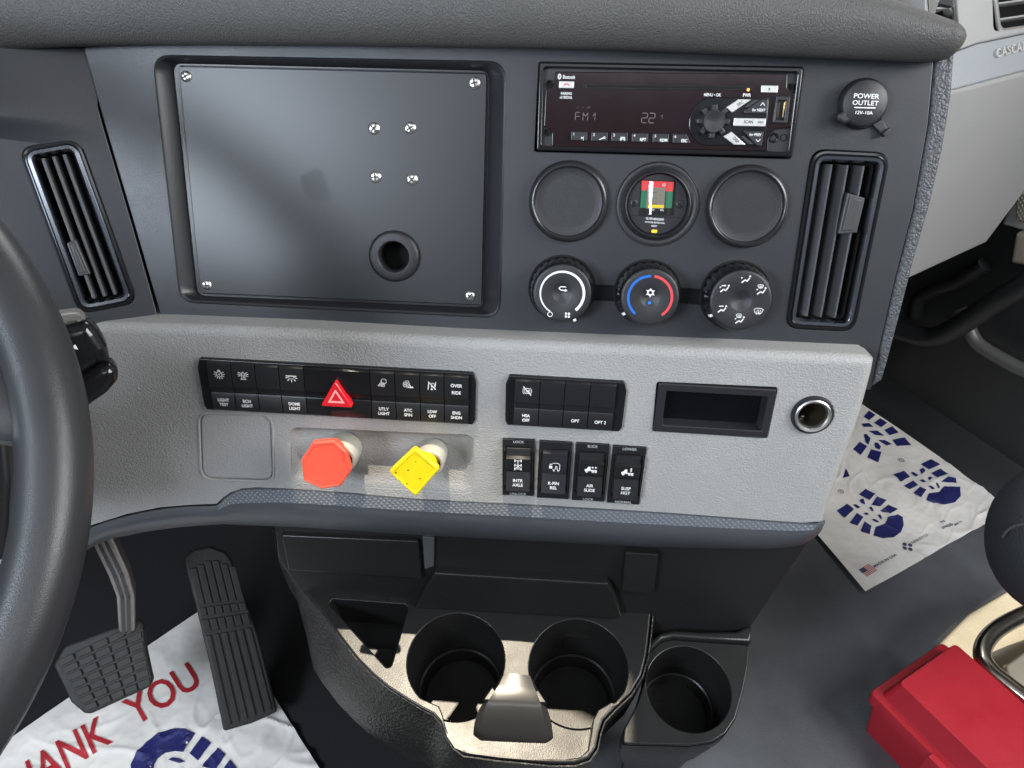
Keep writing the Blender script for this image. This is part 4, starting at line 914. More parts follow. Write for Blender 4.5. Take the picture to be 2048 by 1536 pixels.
# rounded tongue between the cups
tp = [((1003, 1345), (1066, 1352), .0002), ((990, 1368), (1077, 1376), .0003), ((967, 1397), (1092, 1404), .0003), ((958, 1411), (1098, 1418), -.0016), ((952, 1425), (1102, 1432), -.0055), ((948, 1440), (1105, 1447), -.0115), ((946, 1456), (1107, 1463), -.0195), ((945, 1470), (1108, 1477), -.0275), ((945, 1481), (1108, 1488), -.0345)]
rows = []
for a, b, w_ in tp:
    A, B = cT.uv(*a, w_), cT.uv(*b, w_); rows.append([V((*A.lerp(B, t / 10), w_ + .0012 * sin(pi * t / 10) - (0 if 0 < t < 10 else .010))) for t in range(11)])
obj('divider_tongue', MB().grid(rows, flip=True), mat('smooth_black_lid', (.035, .034, .032), .26), con)
obj('pocket_step', MB().plate([fillet(cq([zc(*p) for p in [(700, 748), (938, 762), (895, 925), (872, 935)]]), .002, 3)], -.05, -.030, .0012, 2), m_console, con)
# outer skin flaring down to the floor
skin_t = cq([zc(*p) for p in [(200, 110), (225, 250), (255, 318), (330, 420), (400, 505), (480, 595), (610, 775), (700, 890), (790, 980), (880, 1055), (980, 1120), (1080, 1180), (1150, 1215), (1200, 1275), (1225, 1345), (1270, 1415), (1330, 1460), (1548, 1490)]] + [(1040, 1524), (1100, 1530), (1150, 1530), (1180, 1520), (1196, 1497), (1202, 1467), (1210, 1442), (1232, 1418), (1264, 1388), (1287, 1350), (1298, 1310), (1304, 1260), (1308, 1215), (1310, 1176)])
c0 = cq([(1030, 1250)])[0]
rows = [z3([p.lerp(c0, .004) for p in skin_t], -.0030)]
for d, fl2, z in ((-.006, 0, -.0032), (-.010, 0, -.0060), (-.008, .06, -.018), (-.006, .16, -.040), (.0, .25, -.070), (.06, .31, -.11), (.16, .28, -.16), (.36, 0, -.275)):
    rows.append([V((*p.lerp(c0, d - fl2 * max(0, min(1, (c0.x - p.x + .02) / .10)) * max(.15, min(1, (c0.y + .045 - p.y) / .07))), z)) for p in skin_t])
obj('grained_skirt', MB().grid(rows), m_consg, con)
# a moulded diagram on the left skirt
t = MB()
# side cup well on the right
wq = lambda pts: cq(pts, -.012)
sw_o = wq([ze(*p) for p in [(1185, 850), (1260, 785), (1330, 772), (1500, 785), (1783, 802), (1775, 930), (1745, 1080), (1700, 1240), (1640, 1330), (1560, 1380), (1430, 1400), (1030, 1390), (1040, 1300), (1120, 1150), (1165, 1000)]])
a, b = wq([(1293, 1368), (1462, 1385)]); c3 = (a + b) / 2; R3 = (b - a).length / 2
obj('side_well_top', MB().plate([fillet(sw_o, .004, 4), circ(R3, 56, c3.x, c3.y)], -.045, -.012, .0012, 4), m_console, con)
obj('side_cup_well', MB().lathe([(R3 * 1.0, -.040), (R3 * .975, -.066), (R3 * .96, -.072), (R3 * .92, -.074), (R3 * .91, -.080), (R3 * .87, -.081), (R3 * .84, -.104), (.0001, -.105)], 52, c3, cap=False), m_console, con)
rows = []
cw = sum(sw_o, V((0, 0))) / len(sw_o)
for d, z in ((-.012, -.0165), (-.018, -.020), (-.01, -.045), (.08, -.09), (.25, -.15), (.35, -.27)): rows.append(z3([p.lerp(cw, d) for p in fillet(sw_o, .004, 4)], z))
obj('side_well_skirt', MB().grid(rows, closed=True), m_consg, con)
# moulded collar behind the side well
lp = wq([ze(*p) for p in [(1190, 790), (1250, 745), (1330, 728), (1500, 738), (1700, 735), (1770, 700), (1792, 640), (1785, 800), (1500, 784), (1330, 770), (1260, 784), (1185, 848)]])
obj('side_well_collar', MB().plate([lp], -.05, -.006, .003, 4), m_console, con)
# upright wall between the dash and the console
bT_ = BW.at(1000, 1150)
bq = lambda pts, w=0: [bT_.uv(*p, w) for p in pts]
obj('upright_wall', MB().plate([bq([(545, 1030), (1640, 1040), (1622, 1082), (1560, 1170), (1502, 1255), (1498, 1300), (1300, 1300), (900, 1240), (600, 1180), (556, 1120)])], -.05, 0, .002, 3), m_console, con, bT_.M())
obj('rear_ledge', MB().plate([fillet(bq([(872, 1131), (1214, 1152), (1228, 1172), (1243, 1222), (832, 1202), (850, 1165)]), .002, 3)], 0, .010, .0022, 4), m_console, con, bT_.M())
obj('left_tray_back', MB().plate([fillet(bq([(566, 1062), (838, 1074), (846, 1150), (700, 1140), (580, 1132)]), .002, 3)], 0, .006, .0018, 4), m_console, con, bT_.M())
obj('right_post', MB().plate([fillet(bq([(1250, 1093), (1316, 1097), (1306, 1176), (1242, 1170)]), .001, 3)], 0, .008, .0012, 3), m_console, con, bT_.M())
obj('centre_post', MB().plate([fillet(bq([(846, 1070), (870, 1071), (868, 1128), (850, 1134)]), .001, 3)], 0, .003, .0006, 3), m_trim, con, bT_.M())

# ================================================================== FLOOR, FIREWALL
fl = MB().plate([[V((-2.2, -1.2)), V((2.2, -1.2)), V((2.2, 3.0)), V((-2.2, 3.0))]], -.02, 0, 0)
obj('floor', fl, m_floor, None, FL.M(), kind='structure')
cp_ = [FL.uv(*p) for p in [(-700, 1700), (-300, 900), (480, 900), (700, 1180), (760, 1640)]]
obj('footwell_carpet', MB().plate([[V((-2.1, -.6)), V((-.12, -.6)), V((-.05, .40)), V((.30, .70)), V((.52, 1.15)), V((.5, 2.5)), V((-2.1, 2.5))]], -.002, .004, 0), m_dark, None, FL.M(), kind='structure')
fw = MB().plate([[V((-2.2, -.1)), V((2.2, -.1)), V((2.2, .78)), V((-2.2, .78))]], -.02, 0, 0)
FWF = Fr(DR.o + TF_ * .55, TR_, Z)
obj('firewall', MB().plate([[V((-2.4, -.1)), V((.3, -.1)), V((.3, .95)), V((-2.4, .95))]], -.03, 0, 0), m_dark, None, FWF.M(), label='dark carpeted firewall behind the pedals and under the dashboard', cat='firewall')

# ================================================================== PAPER FLOOR MATS
from mathutils import noise
def hgt(x, y, amp, seed):
    "height of the crumpled paper: long swells, sharp ridged creases"
    n1 = noise.noise(V((x * 8, y * 8, seed))); wx = noise.noise(V((x * 6, y * 6, seed + 9))) * .05
    c1 = 1 - min(1, abs(noise.noise(V((x * 16 + wx * 60, y * 16, seed + 3)))) * 5); c2 = 1 - min(1, abs(noise.noise(V((x * 34, y * 34 + wx * 90, seed + 5)))) * 4)
    m = max(0, min(1, .35 + 1.6 * noise.noise(V((x * 3.1, y * 3.1, seed + 21)))))
    return max(.0058, .0085 + amp * max(-.6, n1) + amp * 1.0 * m * c1 ** 2 + amp * .38 * m * c2)
def sheet(corners2, nx, ny, amp, seed, edge=None):
    "crumpled sheet over a bilinear patch of the floor"
    a, b, c, d = corners2; rows = []
    for j in range(ny + 1):
        row = []
        for i in range(nx + 1):
            u, v = i / nx, j / ny; p = a.lerp(b, u).lerp(d.lerp(c, u), v)
            if edge: p = edge(p, u, v)
            z = hgt(p.x, p.y, amp, seed)
            row.append(V((p.x, p.y, z)))
        rows.append(row)
    return MB().grid(rows, flip=False)
def drape(mb, seed, amp, dz):
    bm = bmesh.new(); vs = [bm.verts.new(v) for v in mb.v]
    for f in mb.f:
        try: bm.faces.new([vs[i] for i in f])
        except ValueError: pass
    for _ in range(5):
        es = [e for e in bm.edges if e.calc_length() > .007]
        if not es: break
        bmesh.ops.subdivide_edges(bm, edges=es, cuts=1, use_grid_fill=False); bmesh.ops.triangulate(bm, faces=bm.faces[:])
    bm.verts.index_update(); mb.v = [tuple(v.co) for v in bm.verts]; mb.f = [tuple(v.index for v in f.verts) for f in bm.faces]; mb.sm = [False] * len(mb.f); bm.free()
    mb.v = [(x, y, hgt(x, y, amp, seed) + dz) for x, y, z in mb.v]; return mb
fq = lambda pts: [FL.uv(*p) for p in pts]
mR = empty('paper_floor_mat', Fr(V((0, 0, 0)), X, V((0, 1, 0))), 'white paper floor mat with navy heel prints and a small flag in the passenger footwell', 'paper mat', 'printed paper mats on the floor')
pA, pB, pC = fq([(1598, 1071), (1727, 1190), (2010, 1029)])
bD = (pB - pA); eD = (pC - pB).normalized()
pC = pB + eD * .46
pA2 = pA - bD.normalized() * .36; pD = fq([(1752, 762)])[0]
def edge_r(p, u, v):
    return p + V((.004 * sin(v * 17) * (u > .96) + .006 * sin(u * 9) * (v > .96), .006 * sin(u * 11) * (v > .97)))
Bc = pB; Cc = pC; Dc = fq([(1745, 765)])[0]; Ac = pA - bD.normalized() * .34
far = fq([(2048, 940)])[0]
AA = pB; BB = pC; CC = pC + (Dc - far).normalized() * .02 + (pA - pB).normalized() * .10; DD = Dc + V((-.15, .0))
# quad: near corner, right corner, far right, far left
AA, BB, CC, DD = fq([(1727, 1190), (2070, 996), (1742, 752), (1480, 890)])
mb = sheet((AA, BB, CC, DD), 170, 170, .0035, 2.0, lambda p, u, v: p + V((.010 * sin(v * 12 + 1) * max(0, u - .93) / .07 * .6, .008 * sin(v * 15) * max(0, u - .93) / .07)))
obj('sheet', mb, m_paper, mR)
def ink(polys, conv, w=.0):
    mb = MB()
    for pl in polys:
        l = [FL.uv(*conv(*p)) for p in pl]
        # subdivide so the print follows the sheet
        l = [l[i].lerp(l[(i + 1) % len(l)], t / 8) for i in range(len(l)) for t in range(8)]
        mb.poly(l, 0)
    return mb
H1 = [[(658, 789), (698, 757), (757, 786), (722, 825)], [(525, 887), (585, 848), (628, 880), (572, 930)], [(735, 852), (768, 806), (826, 826), (790, 862)], [(605, 960), (645, 903), (687, 925), (650, 978)],
      [(790, 890), (838, 852), (895, 882), (850, 905)], [(670, 1010), (693, 952), (736, 978), (725, 1030)], [(748, 1038), (762, 985), (820, 965), (838, 925), (895, 912), (925, 930), (932, 975), (915, 1020), (870, 1050), (810, 1055)],
      [(662, 822), (685, 815), (697, 850), (672, 845)], [(622, 852), (640, 850), (668, 866), (650, 875)], [(722, 868), (735, 862), (750, 885), (738, 895)], [(685, 905), (705, 897), (722, 908), (705, 915)], [(775, 912), (790, 908), (803, 935), (790, 940)], [(735, 940), (755, 937), (785, 955), (768, 958)]]
H2 = [[(1037, 606), (1098, 577), (1152, 612), (1085, 638)], [(870, 663), (935, 643), (972, 680), (915, 712)], [(1100, 660), (1155, 636), (1202, 668), (1135, 690)], [(935, 735), (990, 706), (1017, 735), (970, 757)],
      [(1158, 715), (1200, 687), (1248, 695), (1255, 722)], [(993, 780), (1030, 745), (1068, 765), (1035, 810)], [(1068, 828), (1085, 785), (1150, 775), (1165, 755), (1180, 742), (1275, 745), (1280, 800), (1245, 838), (1175, 853), (1110, 845)],
      [(1030, 640), (1050, 626), (1065, 645), (1042, 668)], [(973, 655), (990, 650), (1022, 670), (1005, 680)], [(1078, 690), (1092, 680), (1107, 690), (1090, 705)], [(1028, 702), (1045, 698), (1070, 712), (1050, 718)], [(1125, 720), (1140, 725), (1153, 748), (1142, 755)], [(1078, 742), (1100, 740), (1123, 755), (1105, 762)]]
SO = [[(690, 310), (722, 272), (762, 300), (722, 333)], [(752, 350), (790, 322), (832, 350), (795, 378)], [(815, 395), (862, 373), (902, 412), (845, 428)], [(862, 455), (935, 442), (978, 490), (890, 492)], [(675, 355), (720, 350), (748, 375), (690, 375)],
      [(720, 400), (770, 398), (815, 430), (760, 425)], [(775, 455), (815, 455), (862, 480), (830, 488)], [(690, 420), (705, 418), (730, 445), (718, 482), (700, 465)], [(755, 470), (775, 470), (795, 495), (785, 512), (760, 500)],
      [(625, 510), (665, 465), (710, 492), (670, 545)], [(712, 558), (735, 510), (797, 525), (778, 590)], [(560, 690), (580, 630), (602, 678)], [(600, 420), (640, 380), (660, 420), (640, 450)]]
for pl, nm in ((H1, 'heel_print'), (H2, 'heel_print'), (SO[:-2], 'sole_print'), (SO[-2:-1], 'print_corner')):
    obj(nm, drape(ink(pl, zm), 2.0, .0035, .0011), m_inkb, mR)
zj = lambda x, y: (1690 + x / 6.606, 1010 + y / 6.606)
def ftext(specs, m, nm, parent, seed, amp):
    t = MB()
    for s_, p0, p1, capx, xs in specs:      # runs from p0 to p1 along its base line
        a, b = FL.uv(*p0), FL.uv(*p1); d = b - a; q = MB().text(s_, 0, 0, 1, 0, align='LEFT', bold=.012)
        x1 = max(v[0] for v in q.v); x0 = min(v[0] for v in q.v); k = d.length / (x1 - x0); e = d.normalized(); nn = V((-e.y, e.x)); ky = capx
        t.add([(*(a + e * (v[0] - x0) * k + nn * (v[1] + .5) * ky), 0) for v in q.v], q.f, False)
    return obj(nm, drape(t, seed, amp, .0014), m, parent)
def capm(p0, p1): return (FL.uv(*p0) - FL.uv(*p1)).length
ftext([('MADE IN USA', zj(370, 880), zj(668, 712), capm(zj(645, 680), zj(668, 712)), 1)], m_inkg, 'origin_lettering', mR, 2.0, .0035)
ftext([('PLEASE RECYCLE', zj(868, 570), zj(1070, 460), .0042, 1)], m_inkg, 'recycling_lettering', mR, 2.0, .0035)
ftext([('mopp', zj(1268, 380), zj(1400, 308), .0062, 1), ('THE', zj(1245, 308), zj(1300, 282), .0045, 1), ('MATS', zj(1428, 328), zj(1520, 278), .0032, 1)], m_inkg, 'maker_mark', mR, 2.0, .0035)
t = MB(); c = FL.uv(*zj(800, 600))
for a in range(0, 360, 90): t.poly([(c.x + .0055 * cos(rad(a + 30)) + .0034 * cos(rad(b)), c.y + .0055 * sin(rad(a + 30)) + .0034 * sin(rad(b))) for b in range(0, 360, 60)], 0)
obj('recycling_mark', drape(t, 2.0, .0035, .0012), m_inkg, mR)
t = MB()
for p in (zm(920, 578), zm(548, 772)): c = FL.uv(*p); t.plate([circ(.0045, 20, c.x, c.y), circ(.0037, 20, c.x, c.y)], 0, 0, 0); t.text('R', c.x, c.y, .004)
obj('registered_marks', drape(t, 2.0, .0035, .0012), m_inkg, mR)
a, b, c, d = (FL.uv(*zj(*p)) for p in [(155, 910), (290, 830), (405, 912), (262, 998)])
t = MB(); bi = lambda u, v: a.lerp(b, u).lerp(d.lerp(c, u), v)
for i in range(7): v0, v1 = i * 2 / 13, (i * 2 + 1) / 13; t.poly([bi(.45 if i < 4 else 0, v0), bi(1, v0), bi(1, v1), bi(.45 if i < 4 else 0, v1)], 0)
obj('flag_stripes', drape(t, 2.0, .0035, .0012), m_inkr, mR)
obj('flag_canton', drape(MB().poly([bi(0, 0), bi(.45, 0), bi(.45, .54), bi(0, .54)], 0), 2.0, .0035, .0012), m_inkg, mR)

mL = empty('paper_floor_mat', Fr(V((0, 0, 0)), X, V((0, 1, 0))), 'white paper floor mat reading THANK YOU in red under the pedals', 'paper mat', 'printed paper mats on the floor')
AA, BB, CC, DD = fq([(395, 1232), (662, 1585), (120, 1900), (-160, 1615)])
e1 = fq([(20, 1500)])[0]
dirL = (FL.uv(20, 1490) - AA).normalized(); AA2 = AA - dirL * .045
AAp, BBp = fq([(430, 1207), (668, 1588)]); mb = sheet((AAp + dirL * .50, AAp, BBp, BBp + dirL * .50), 200, 130, .0050, 5.0)
obj('sheet', mb, m_paper, mL)
ftext([('THANK YOU', None, None, 0, 0)] if 0 else [('YOU', zl(850, 1312), zl(1262, 1040), .046, 1)], m_inkr, 'greeting_lettering', mL, 5.0, .0050)
ftext([('THANK', FL and zl(-10, 1865), zl(720, 1400), .046, 1)], m_inkr, 'greeting_lettering', mL, 5.0, .0050)
PL_ = [[(825, 1536), (860, 1470), (920, 1400), (1000, 1345), (1090, 1318), (1160, 1325), (1224, 1350), (1150, 1462), (1100, 1455), (1040, 1465), (990, 1500), (970, 1536), (960, 1600), (830, 1600)], [(1187, 1470), (1265, 1368), (1322, 1408), (1240, 1515)], [(1275, 1536), (1365, 1440), (1412, 1480), (1350, 1570), (1270, 1560)], [(1400, 1560), (1440, 1512), (1480, 1560), (1440, 1600)], [(1055, 1505), (1080, 1492), (1130, 1503), (1160, 1525), (1120, 1530)]]
obj('heel_print', drape(ink(PL_, zl), 5.0, .0050, .0013), m_inkb, mL)

# ================================================================== PEDALS
def bil(q, u, v): return q[0].lerp(q[1], u).lerp(q[3].lerp(q[2], u), v)
BPo = CAM + ray(210, 1340) * ((CAM.z - .15) / -ray(210, 1340).z)
BPf = Fr(BPo, TR_ * .9 + X * .1, Z * .62 + TF_ * .78)
bk = empty('brake_pedal', BPf, 'brake pedal with a wide rubber pad of small square blocks on an aluminium arm', 'pedal')
pq = lambda pts, w=0: [BPf.uv(*zl(*p), w) for p in pts]
pad = pq([(330, 900), (400, 780), (640, 690), (860, 612), (885, 640), (905, 800), (945, 990), (925, 1035), (560, 1202), (520, 1198), (440, 1130)])
obj('pad', MB().plate([fillet(pad, .006, 4)], -.014, 0, .003, 3), m_rubber, bk)
q = pq([(345, 868), (868, 622), (938, 1026), (532, 1196)], .002); mb = MB()
for i in range(5):
    for j in range(7):
        u0, u1, v0, v1 = i / 5 + .012, (i + 1) / 5 - .012, j / 7 + .014, (j + 1) / 7 - .014
        mb.plate([fillet([bil(q, u0, v0), bil(q, u1, v0), bil(q, u1, v1), bil(q, u0, v1)], .0012, 2)], -.001, .0026, .0009, 2)
obj('tread_blocks', mb, m_rubber, bk)
def arm_pts(w): return pq([(575, 150), (690, 120), (800, 330), (838, 470), (838, 640), (735, 650), (722, 480), (672, 350)], w)
ARf = Fr(BPf.o + BPf.az * -.01, BPf.ax, Z * .85 + TF_ * .35)
aq = lambda pts: [ARf.uv(*zl(*p)) for p in pts]
arm = MB().plate([fillet(aq([(560, 120), (690, 90), (800, 330), (838, 470), (838, 690), (735, 700), (722, 480), (672, 350)]), .004, 3)], -.03, 0, .002, 3)
obj('arm', arm, m_alu, bk, ARf.M())
for off in (.30, .62):
    l0 = [bil(aq([(560, 120), (690, 90), (800, 330), (672, 350)]), off, 0), bil(aq([(672, 350), (800, 330), (838, 470), (722, 480)]), off, 0), bil(aq([(722, 480), (838, 470), (838, 690), (735, 700)]), off, 0), bil(aq([(722, 480), (838, 470), (838, 690), (735, 700)]), off, 1)]
    mb = MB(); mb.stroke(l0, .0035, .0012); obj('arm_groove', mb, m_slot, bk, ARf.M())
APo = CAM + ray(450, 1300) * ((CAM.z - .10) / -ray(450, 1300).z)
APf = Fr(APo, TR_, Z * .70 + TF_ * .72)
ac = empty('accelerator_pedal', APf, 'long ribbed rubber accelerator pedal standing on the paper mat', 'pedal')
pq = lambda pts, w=0: [APf.uv(*zl(*p), w) for p in pts]
obj('pad', MB().plate([fillet(pq([(1142, 265), (1150, 222), (1210, 180), (1300, 162), (1392, 195), (1432, 240), (1520, 480), (1605, 720), (1720, 1190), (1560, 1262), (1385, 1312), (1300, 900), (1215, 540)]), .004, 3)], -.012, 0, .003, 3), m_rubber, ac)
q = pq([(1150, 200), (1440, 200), (1700, 1185), (1395, 1300)], .001); mb = MB()
def rib(u0, u1, v0, v1):
    mb.plate([fillet([bil(q, u0, v0), bil(q, u1, v0), bil(q, u1, v1), bil(q, u0, v1)], .001, 2)], -.001, .0022, .0008, 2)
for i in range(6):
    u0, u1 = i / 6 + .012, (i + 1) / 6 - .012; e = .04 + .05 * abs(i - 2.5) / 2.5
    rib(u0, u1, e, .30); rib(u0, u1, .315, .365); rib(u0, u1, .385, .455); rib(u0 + .02, u1 - .02, .475, .985)
obj('tread_ribs', mb, m_rubber, ac)

# ================================================================== STEERING WHEEL
wc = V((-.442, .1805, .7023)); wn = V((sin(.5105) * cos(.8709), -cos(.5105) * cos(.8709), sin(.8709)))
WF = Fr(wc, wn.cross(Z) * -1, Z); WF.az = WF.ax.cross(WF.ay)
WF = Fr(wc, Z.cross(wn), wn.cross(Z.cross(wn)))
sw = empty('steering_wheel', WF, 'thick black steering wheel rim crossing the left side of the view', 'steering wheel')
n, m2 = 200, 28; rows = []
for i in range(n):
    a = 2 * pi * i / n; row = []
    for j in range(m2):
        b = 2 * pi * j / m2; rr = .215 + .0172 * cos(b); row.append(V((rr * cos(a), rr * sin(a), .0185 * sin(b))))
    rows.append(row)
rows.append(rows[0]); obj('rim', MB().grid(rows, closed=True, flip=True), m_wheel, sw)
sp = WF.uv(-60, 800)
for a in (math.atan2(sp.y, sp.x), pi - math.atan2(sp.y, sp.x)):
    a += 0; d = V((cos(a), sin(a))); nn = V((-d.y, d.x)); rows = []
    for r_, hw_, zq in ((.212, .040, .004), (.200, .030, .009), (.188, .024, .011), (.16, .022, .010), (.10, .026, .004), (.05, .03, 0)):
        rows.append([V((*(d * r_ + nn * hw_ * s_), zq + t_)) for s_, t_ in ((-1, -.012), (-.95, -.003), (-.8, 0), (0, .0015), (.8, 0), (.95, -.003), (1, -.012))])
    obj('spoke', MB().grid(rows), m_wheel, sw)
obj('hub', MB().lathe([(.075, -.03), (.078, 0), (.07, .012), (.0001, .018)], 48, cap=False), m_wheel, sw)

# steering column shroud and stalk
SH = Fr(CAM + ray(-60, 1000) * .50, TR_, Z * .8 + TF_ * .4)
obj('column_shroud', MB().plate([fillet([SH.uv(*p) for p in [(-260, 860), (14, 872), (22, 960), (12, 1120), (-260, 1180)]], .004, 4)], -.10, 0, .004, 4), m_black, None, SH.M(), label='dark steering column shroud behind the wheel rim', cat='column shroud')
SK = Fr(CAM + ray(180, 730) * .44, TR_, Z * .85 + TF_ * .3)
zs = ZR(0, 400, 2.194)
stk = empty('column_stalk', SK, 'black control stalk with a small white arrow behind the steering wheel', 'stalk')
sq = lambda pts, w=0: [SK.uv(*zs(*p), w) for p in pts]
def pillow(pts, z0, z1, b): return MB().plate([fillet(pts, .004, 6)], z0, z1, b, 7, True)
obj('lever', pillow(sq([(240, 560), (285, 552), (390, 528), (430, 575), (470, 640), (486, 712), (430, 718), (345, 772), (250, 820)]), -.016, .004, .0065), m_gloss, stk)
obj('lever_tip', pillow(sq([(250, 820), (345, 775), (432, 722), (488, 715), (520, 745), (518, 795), (470, 850), (372, 918), (240, 960)]), -.016, .002, .0065), m_gloss, stk)
obj('lever_top', pillow(sq([(235, 505), (258, 502), (345, 492), (388, 528), (280, 556), (240, 566)]), -.014, .0015, .004), mat('sunlit_grey_plastic', (.14, .14, .13), .4), stk)  # lighter grey puts the stalk's sunlit top into the colour
t = MB().poly(sq([(308, 652), (330, 632), (343, 655)], .004), .0044); obj('arrow_mark', t, m_white, stk)

# ================================================================== PASSENGER SIDE DASH
pdt = empty('passenger_dash', PD, 'pale grey passenger side dashboard with a woven trim band and raised silver letters', 'dashboard')
q = lambda pts, w=0: [PD.uv(*p, w) for p in pts]
lowp = q([zt(*p) for p in [(960, 560), (1501, 425), (1800, 345), (1800, 900), (1510, 1130), (1360, 1330), (1280, 1437), (800, 1660), (640, 1700), (600, 900)]])
obj('lower_face', MB().plate([fillet(lowp, .004, 4)], -.06, 0, .006, 5), m_pgrey, pdt, PD.M())
q = lambda pts, w=0: [PD2.uv(*p, w) for p in pts]
band = q([zt(*p) for p in [(900, 380), (1215, 262), (1510, 200), (1800, 140), (1800, 340), (1501, 418), (1060, 535), (900, 575)]])
obj('woven_band', MB().plate([band], -.05, .0015, .002, 3), m_pweave, pdt, PD2.M())
upp = q([zt(*p) for p in [(900, -260), (1900, -300), (1900, 118), (1510, 196), (1220, 258), (900, 372)]])
h4 = q([zt(*p) for p in [(1300, -200), (1760, -260), (1760, 130), (1312, 186)]])
h5 = q([zt(*p) for p in [(900, -180), (1080, -200), (1080, 220), (920, 210)]])
obj('upper_face', MB().plate([upp, fillet(h4, .006, 4), fillet(h5, .004, 4)], -.04, .003, .003, 4), m_pgrey, pdt, PD2.M())
t = MB(); a, b = q([(1990, 116)], .003)[0], q([(2036, 103.6)], .003)[0]; hk = (q([(1990.5, 99)], .003)[0] - a).length
tt = MB().text('CASCADIA', 0, 0, 1, 0, align='LEFT', bold=.02, depth=.12, space=1.05)
e = (b - a).normalized(); nn = V((-e.y, e.x))
t.add([(*(a + e * v[0] * hk * 1.12 + nn * (v[1] + .5) * hk + e * v[1] * hk * .12), .003 + v[2] * .02) for v in tt.v], tt.f, False)
obj('raised_lettering', t, m_silver, pdt, PD2.M())
def hvent(hc, lab):
    T, W, H = quad(PD2, *[zt(*p) for p in hc])
    o = empty('passenger_vent', T, lab, 'air vent'); mb = MB(); rr = lambda d, z: z3(rrect(W + d, H + d, max(.003, .008 + d / 2), 6), z)
    obj('bright_ring', mb.grid([rr(.004, .001), rr(.003, .0055), rr(-.001, .0055), rr(-.004, .002), rr(-.005, -.01)], closed=True, flip=False), m_chrome, o)
    obj('duct', MB().grid([rr(-.004, .0), rr(-.008, -.05)], closed=True).poly(rrect(W - .008, H - .008, .003, 6), -.05), m_matte, o)
    n = max(2, int(H / .017))
    for i in range(n):
        y = -H / 2 + (i + .75) * H / n; obj('slat', MB().plate([[V((-W / 2 + .003, y - .0011)), V((W / 2 - .003, y - .0011)), V((W / 2 - .003, y + .0011)), V((-W / 2 + .003, y + .0011))]], -.02, -.004, .0006, 2), m_pgrey, o)
    obj('slider_tab', MB().plate([fillet([V((-.004, H * -.33 + .022)), V((.020, H * -.33 + .018)), V((.020, H * -.33 + .034)), V((.002, H * -.33 + .036))], .002, 3)], -.01, .002, .001, 3), m_cap, o)
hvent([(1312, -190), (1750, -250), (1750, 122), (1322, 178)], 'bright rimmed air vent with horizontal slats at the top right corner')
hvent([(905, -170), (1074, -190), (1074, 212), (925, 205)], 'dark air vent just above the right end of the padded brow')

# ================================================================== PASSENGER DOOR
dT = DR
dr = empty('passenger_door', DR, 'dark passenger door with a curved grab bar, a map pocket and a speaker grille', 'door')
q = lambda pts, w=0: [DR.uv(*p, w) for p in pts]
obj('inner_panel', MB().plate([[V((-.75, -.05)), V((1.6, -.05)), V((1.6, .62)), V((-.75, .62))]], -.03, 0, .003, 3), m_door, dr, DR.M())
obj('upper_panel', MB().plate([[V((-.75, .625)), V((1.6, .625)), V((1.6, 1.0)), V((-.75, 1.0))]], -.03, .02, .006, 3), m_ltbeige, dr, DR.M())
g = [DR.p3(*zw(*p), .05) for p in [(180, 640), (250, 662), (330, 690), (420, 705), (520, 668), (640, 590), (760, 512), (891, 440), (1000, 370)]]
obj('grab_bar', MB().tube(crom(g, 5), .017, 16), m_door, dr, DR.M())
g = [DR.p3(*zw(*p), .03) for p in [(560, 560), (600, 640), (640, 720), (700, 770), (800, 828), (891, 872), (1000, 915)]]
obj('pocket_rim', MB().tube(crom(g, 5), .011, 12), m_pgrey if 0 else mat('pocket_edge', (.10, .10, .095), .35), dr, DR.M())
g = [DR.p3(*zw(*p), .02) for p in [(330, 600), (345, 520), (420, 470), (560, 420), (690, 330)]]
obj('inner_rib', MB().tube(crom(g, 5), .012, 10), m_door, dr, DR.M())
obj('door_sun_patch', MB().plate([fillet(q([zw(*p) for p in [(818, 325), (845, 168), (1100, 160), (1100, 370)]], .03), .005, 4)], -.01, .03, .006, 4), m_ltbeige, dr, DR.M())  # patch of sun on the door, built as a raised beige plate
grq = q([zw(*p) for p in [(775, 128), (830, 0), (880, -80), (1100, -80), (1100, 175), (891, 160)]], .01)
obj('speaker_surround', MB().plate([fillet(grq, .004, 4)], -.01, .01, .004, 4), m_pgrey, dr, DR.M())
gr = q([zw(*p) for p in [(852, 110), (848, 40), (862, -60), (1060, -60), (1060, 130)]], .014); m_grille = mat('speaker_grille', (.45, .42, .36), .4, .3)
wave_bump(m_grille, 60, 60, 1.0, .001)
obj('speaker_grille', MB().plate([fillet(gr, .004, 4)], .005, .014, .002, 3), m_grille, dr, DR.M())
rows = [[V((u, v, w_)) for u in (-.75, -.3, 0, .5, 1.6)] for v, w_ in ((.0, .055), (.018, .05), (.03, .035), (.04, .012), (.05, 0))]
obj('sill_moulding', MB().grid(rows), m_door, dr, DR.M())

# ================================================================== SEAT BOLSTER + LEVER
sc_ = CAM + ray(2118, 1080) * .80
so2 = Fr(sc_, X, tilt(40))
se = empty('passenger_seat', so2, 'rounded black fabric edge of the passenger seat at the right border', 'truck_seat')  # the truck's passenger seat, only its rounded edge is built
rows = []
for i in range(25):
    th = pi * i / 24; rows.append([V((.0700 * sin(th) ** .8 * cos(2 * pi * j / 40) * (1 if cos(2 * pi * j / 40) < 0 else 3.2), .080 * sin(th) ** .8 * sin(2 * pi * j / 40), .05 * cos(th))) for j in range(40)])
obj('cushion', MB().grid(rows, closed=True, flip=False), m_fabric, se)
g = [so2.p3(*p, .03) for p in [(2003, 1075), (2015, 1060), (2030, 1052), (2052, 1048)]]
obj('seam', MB().tube(crom(g, 5), .0016, 8), m_fabric, se)
LVF = Fr((0, 0, .10), X, V((0, 1, 0)))
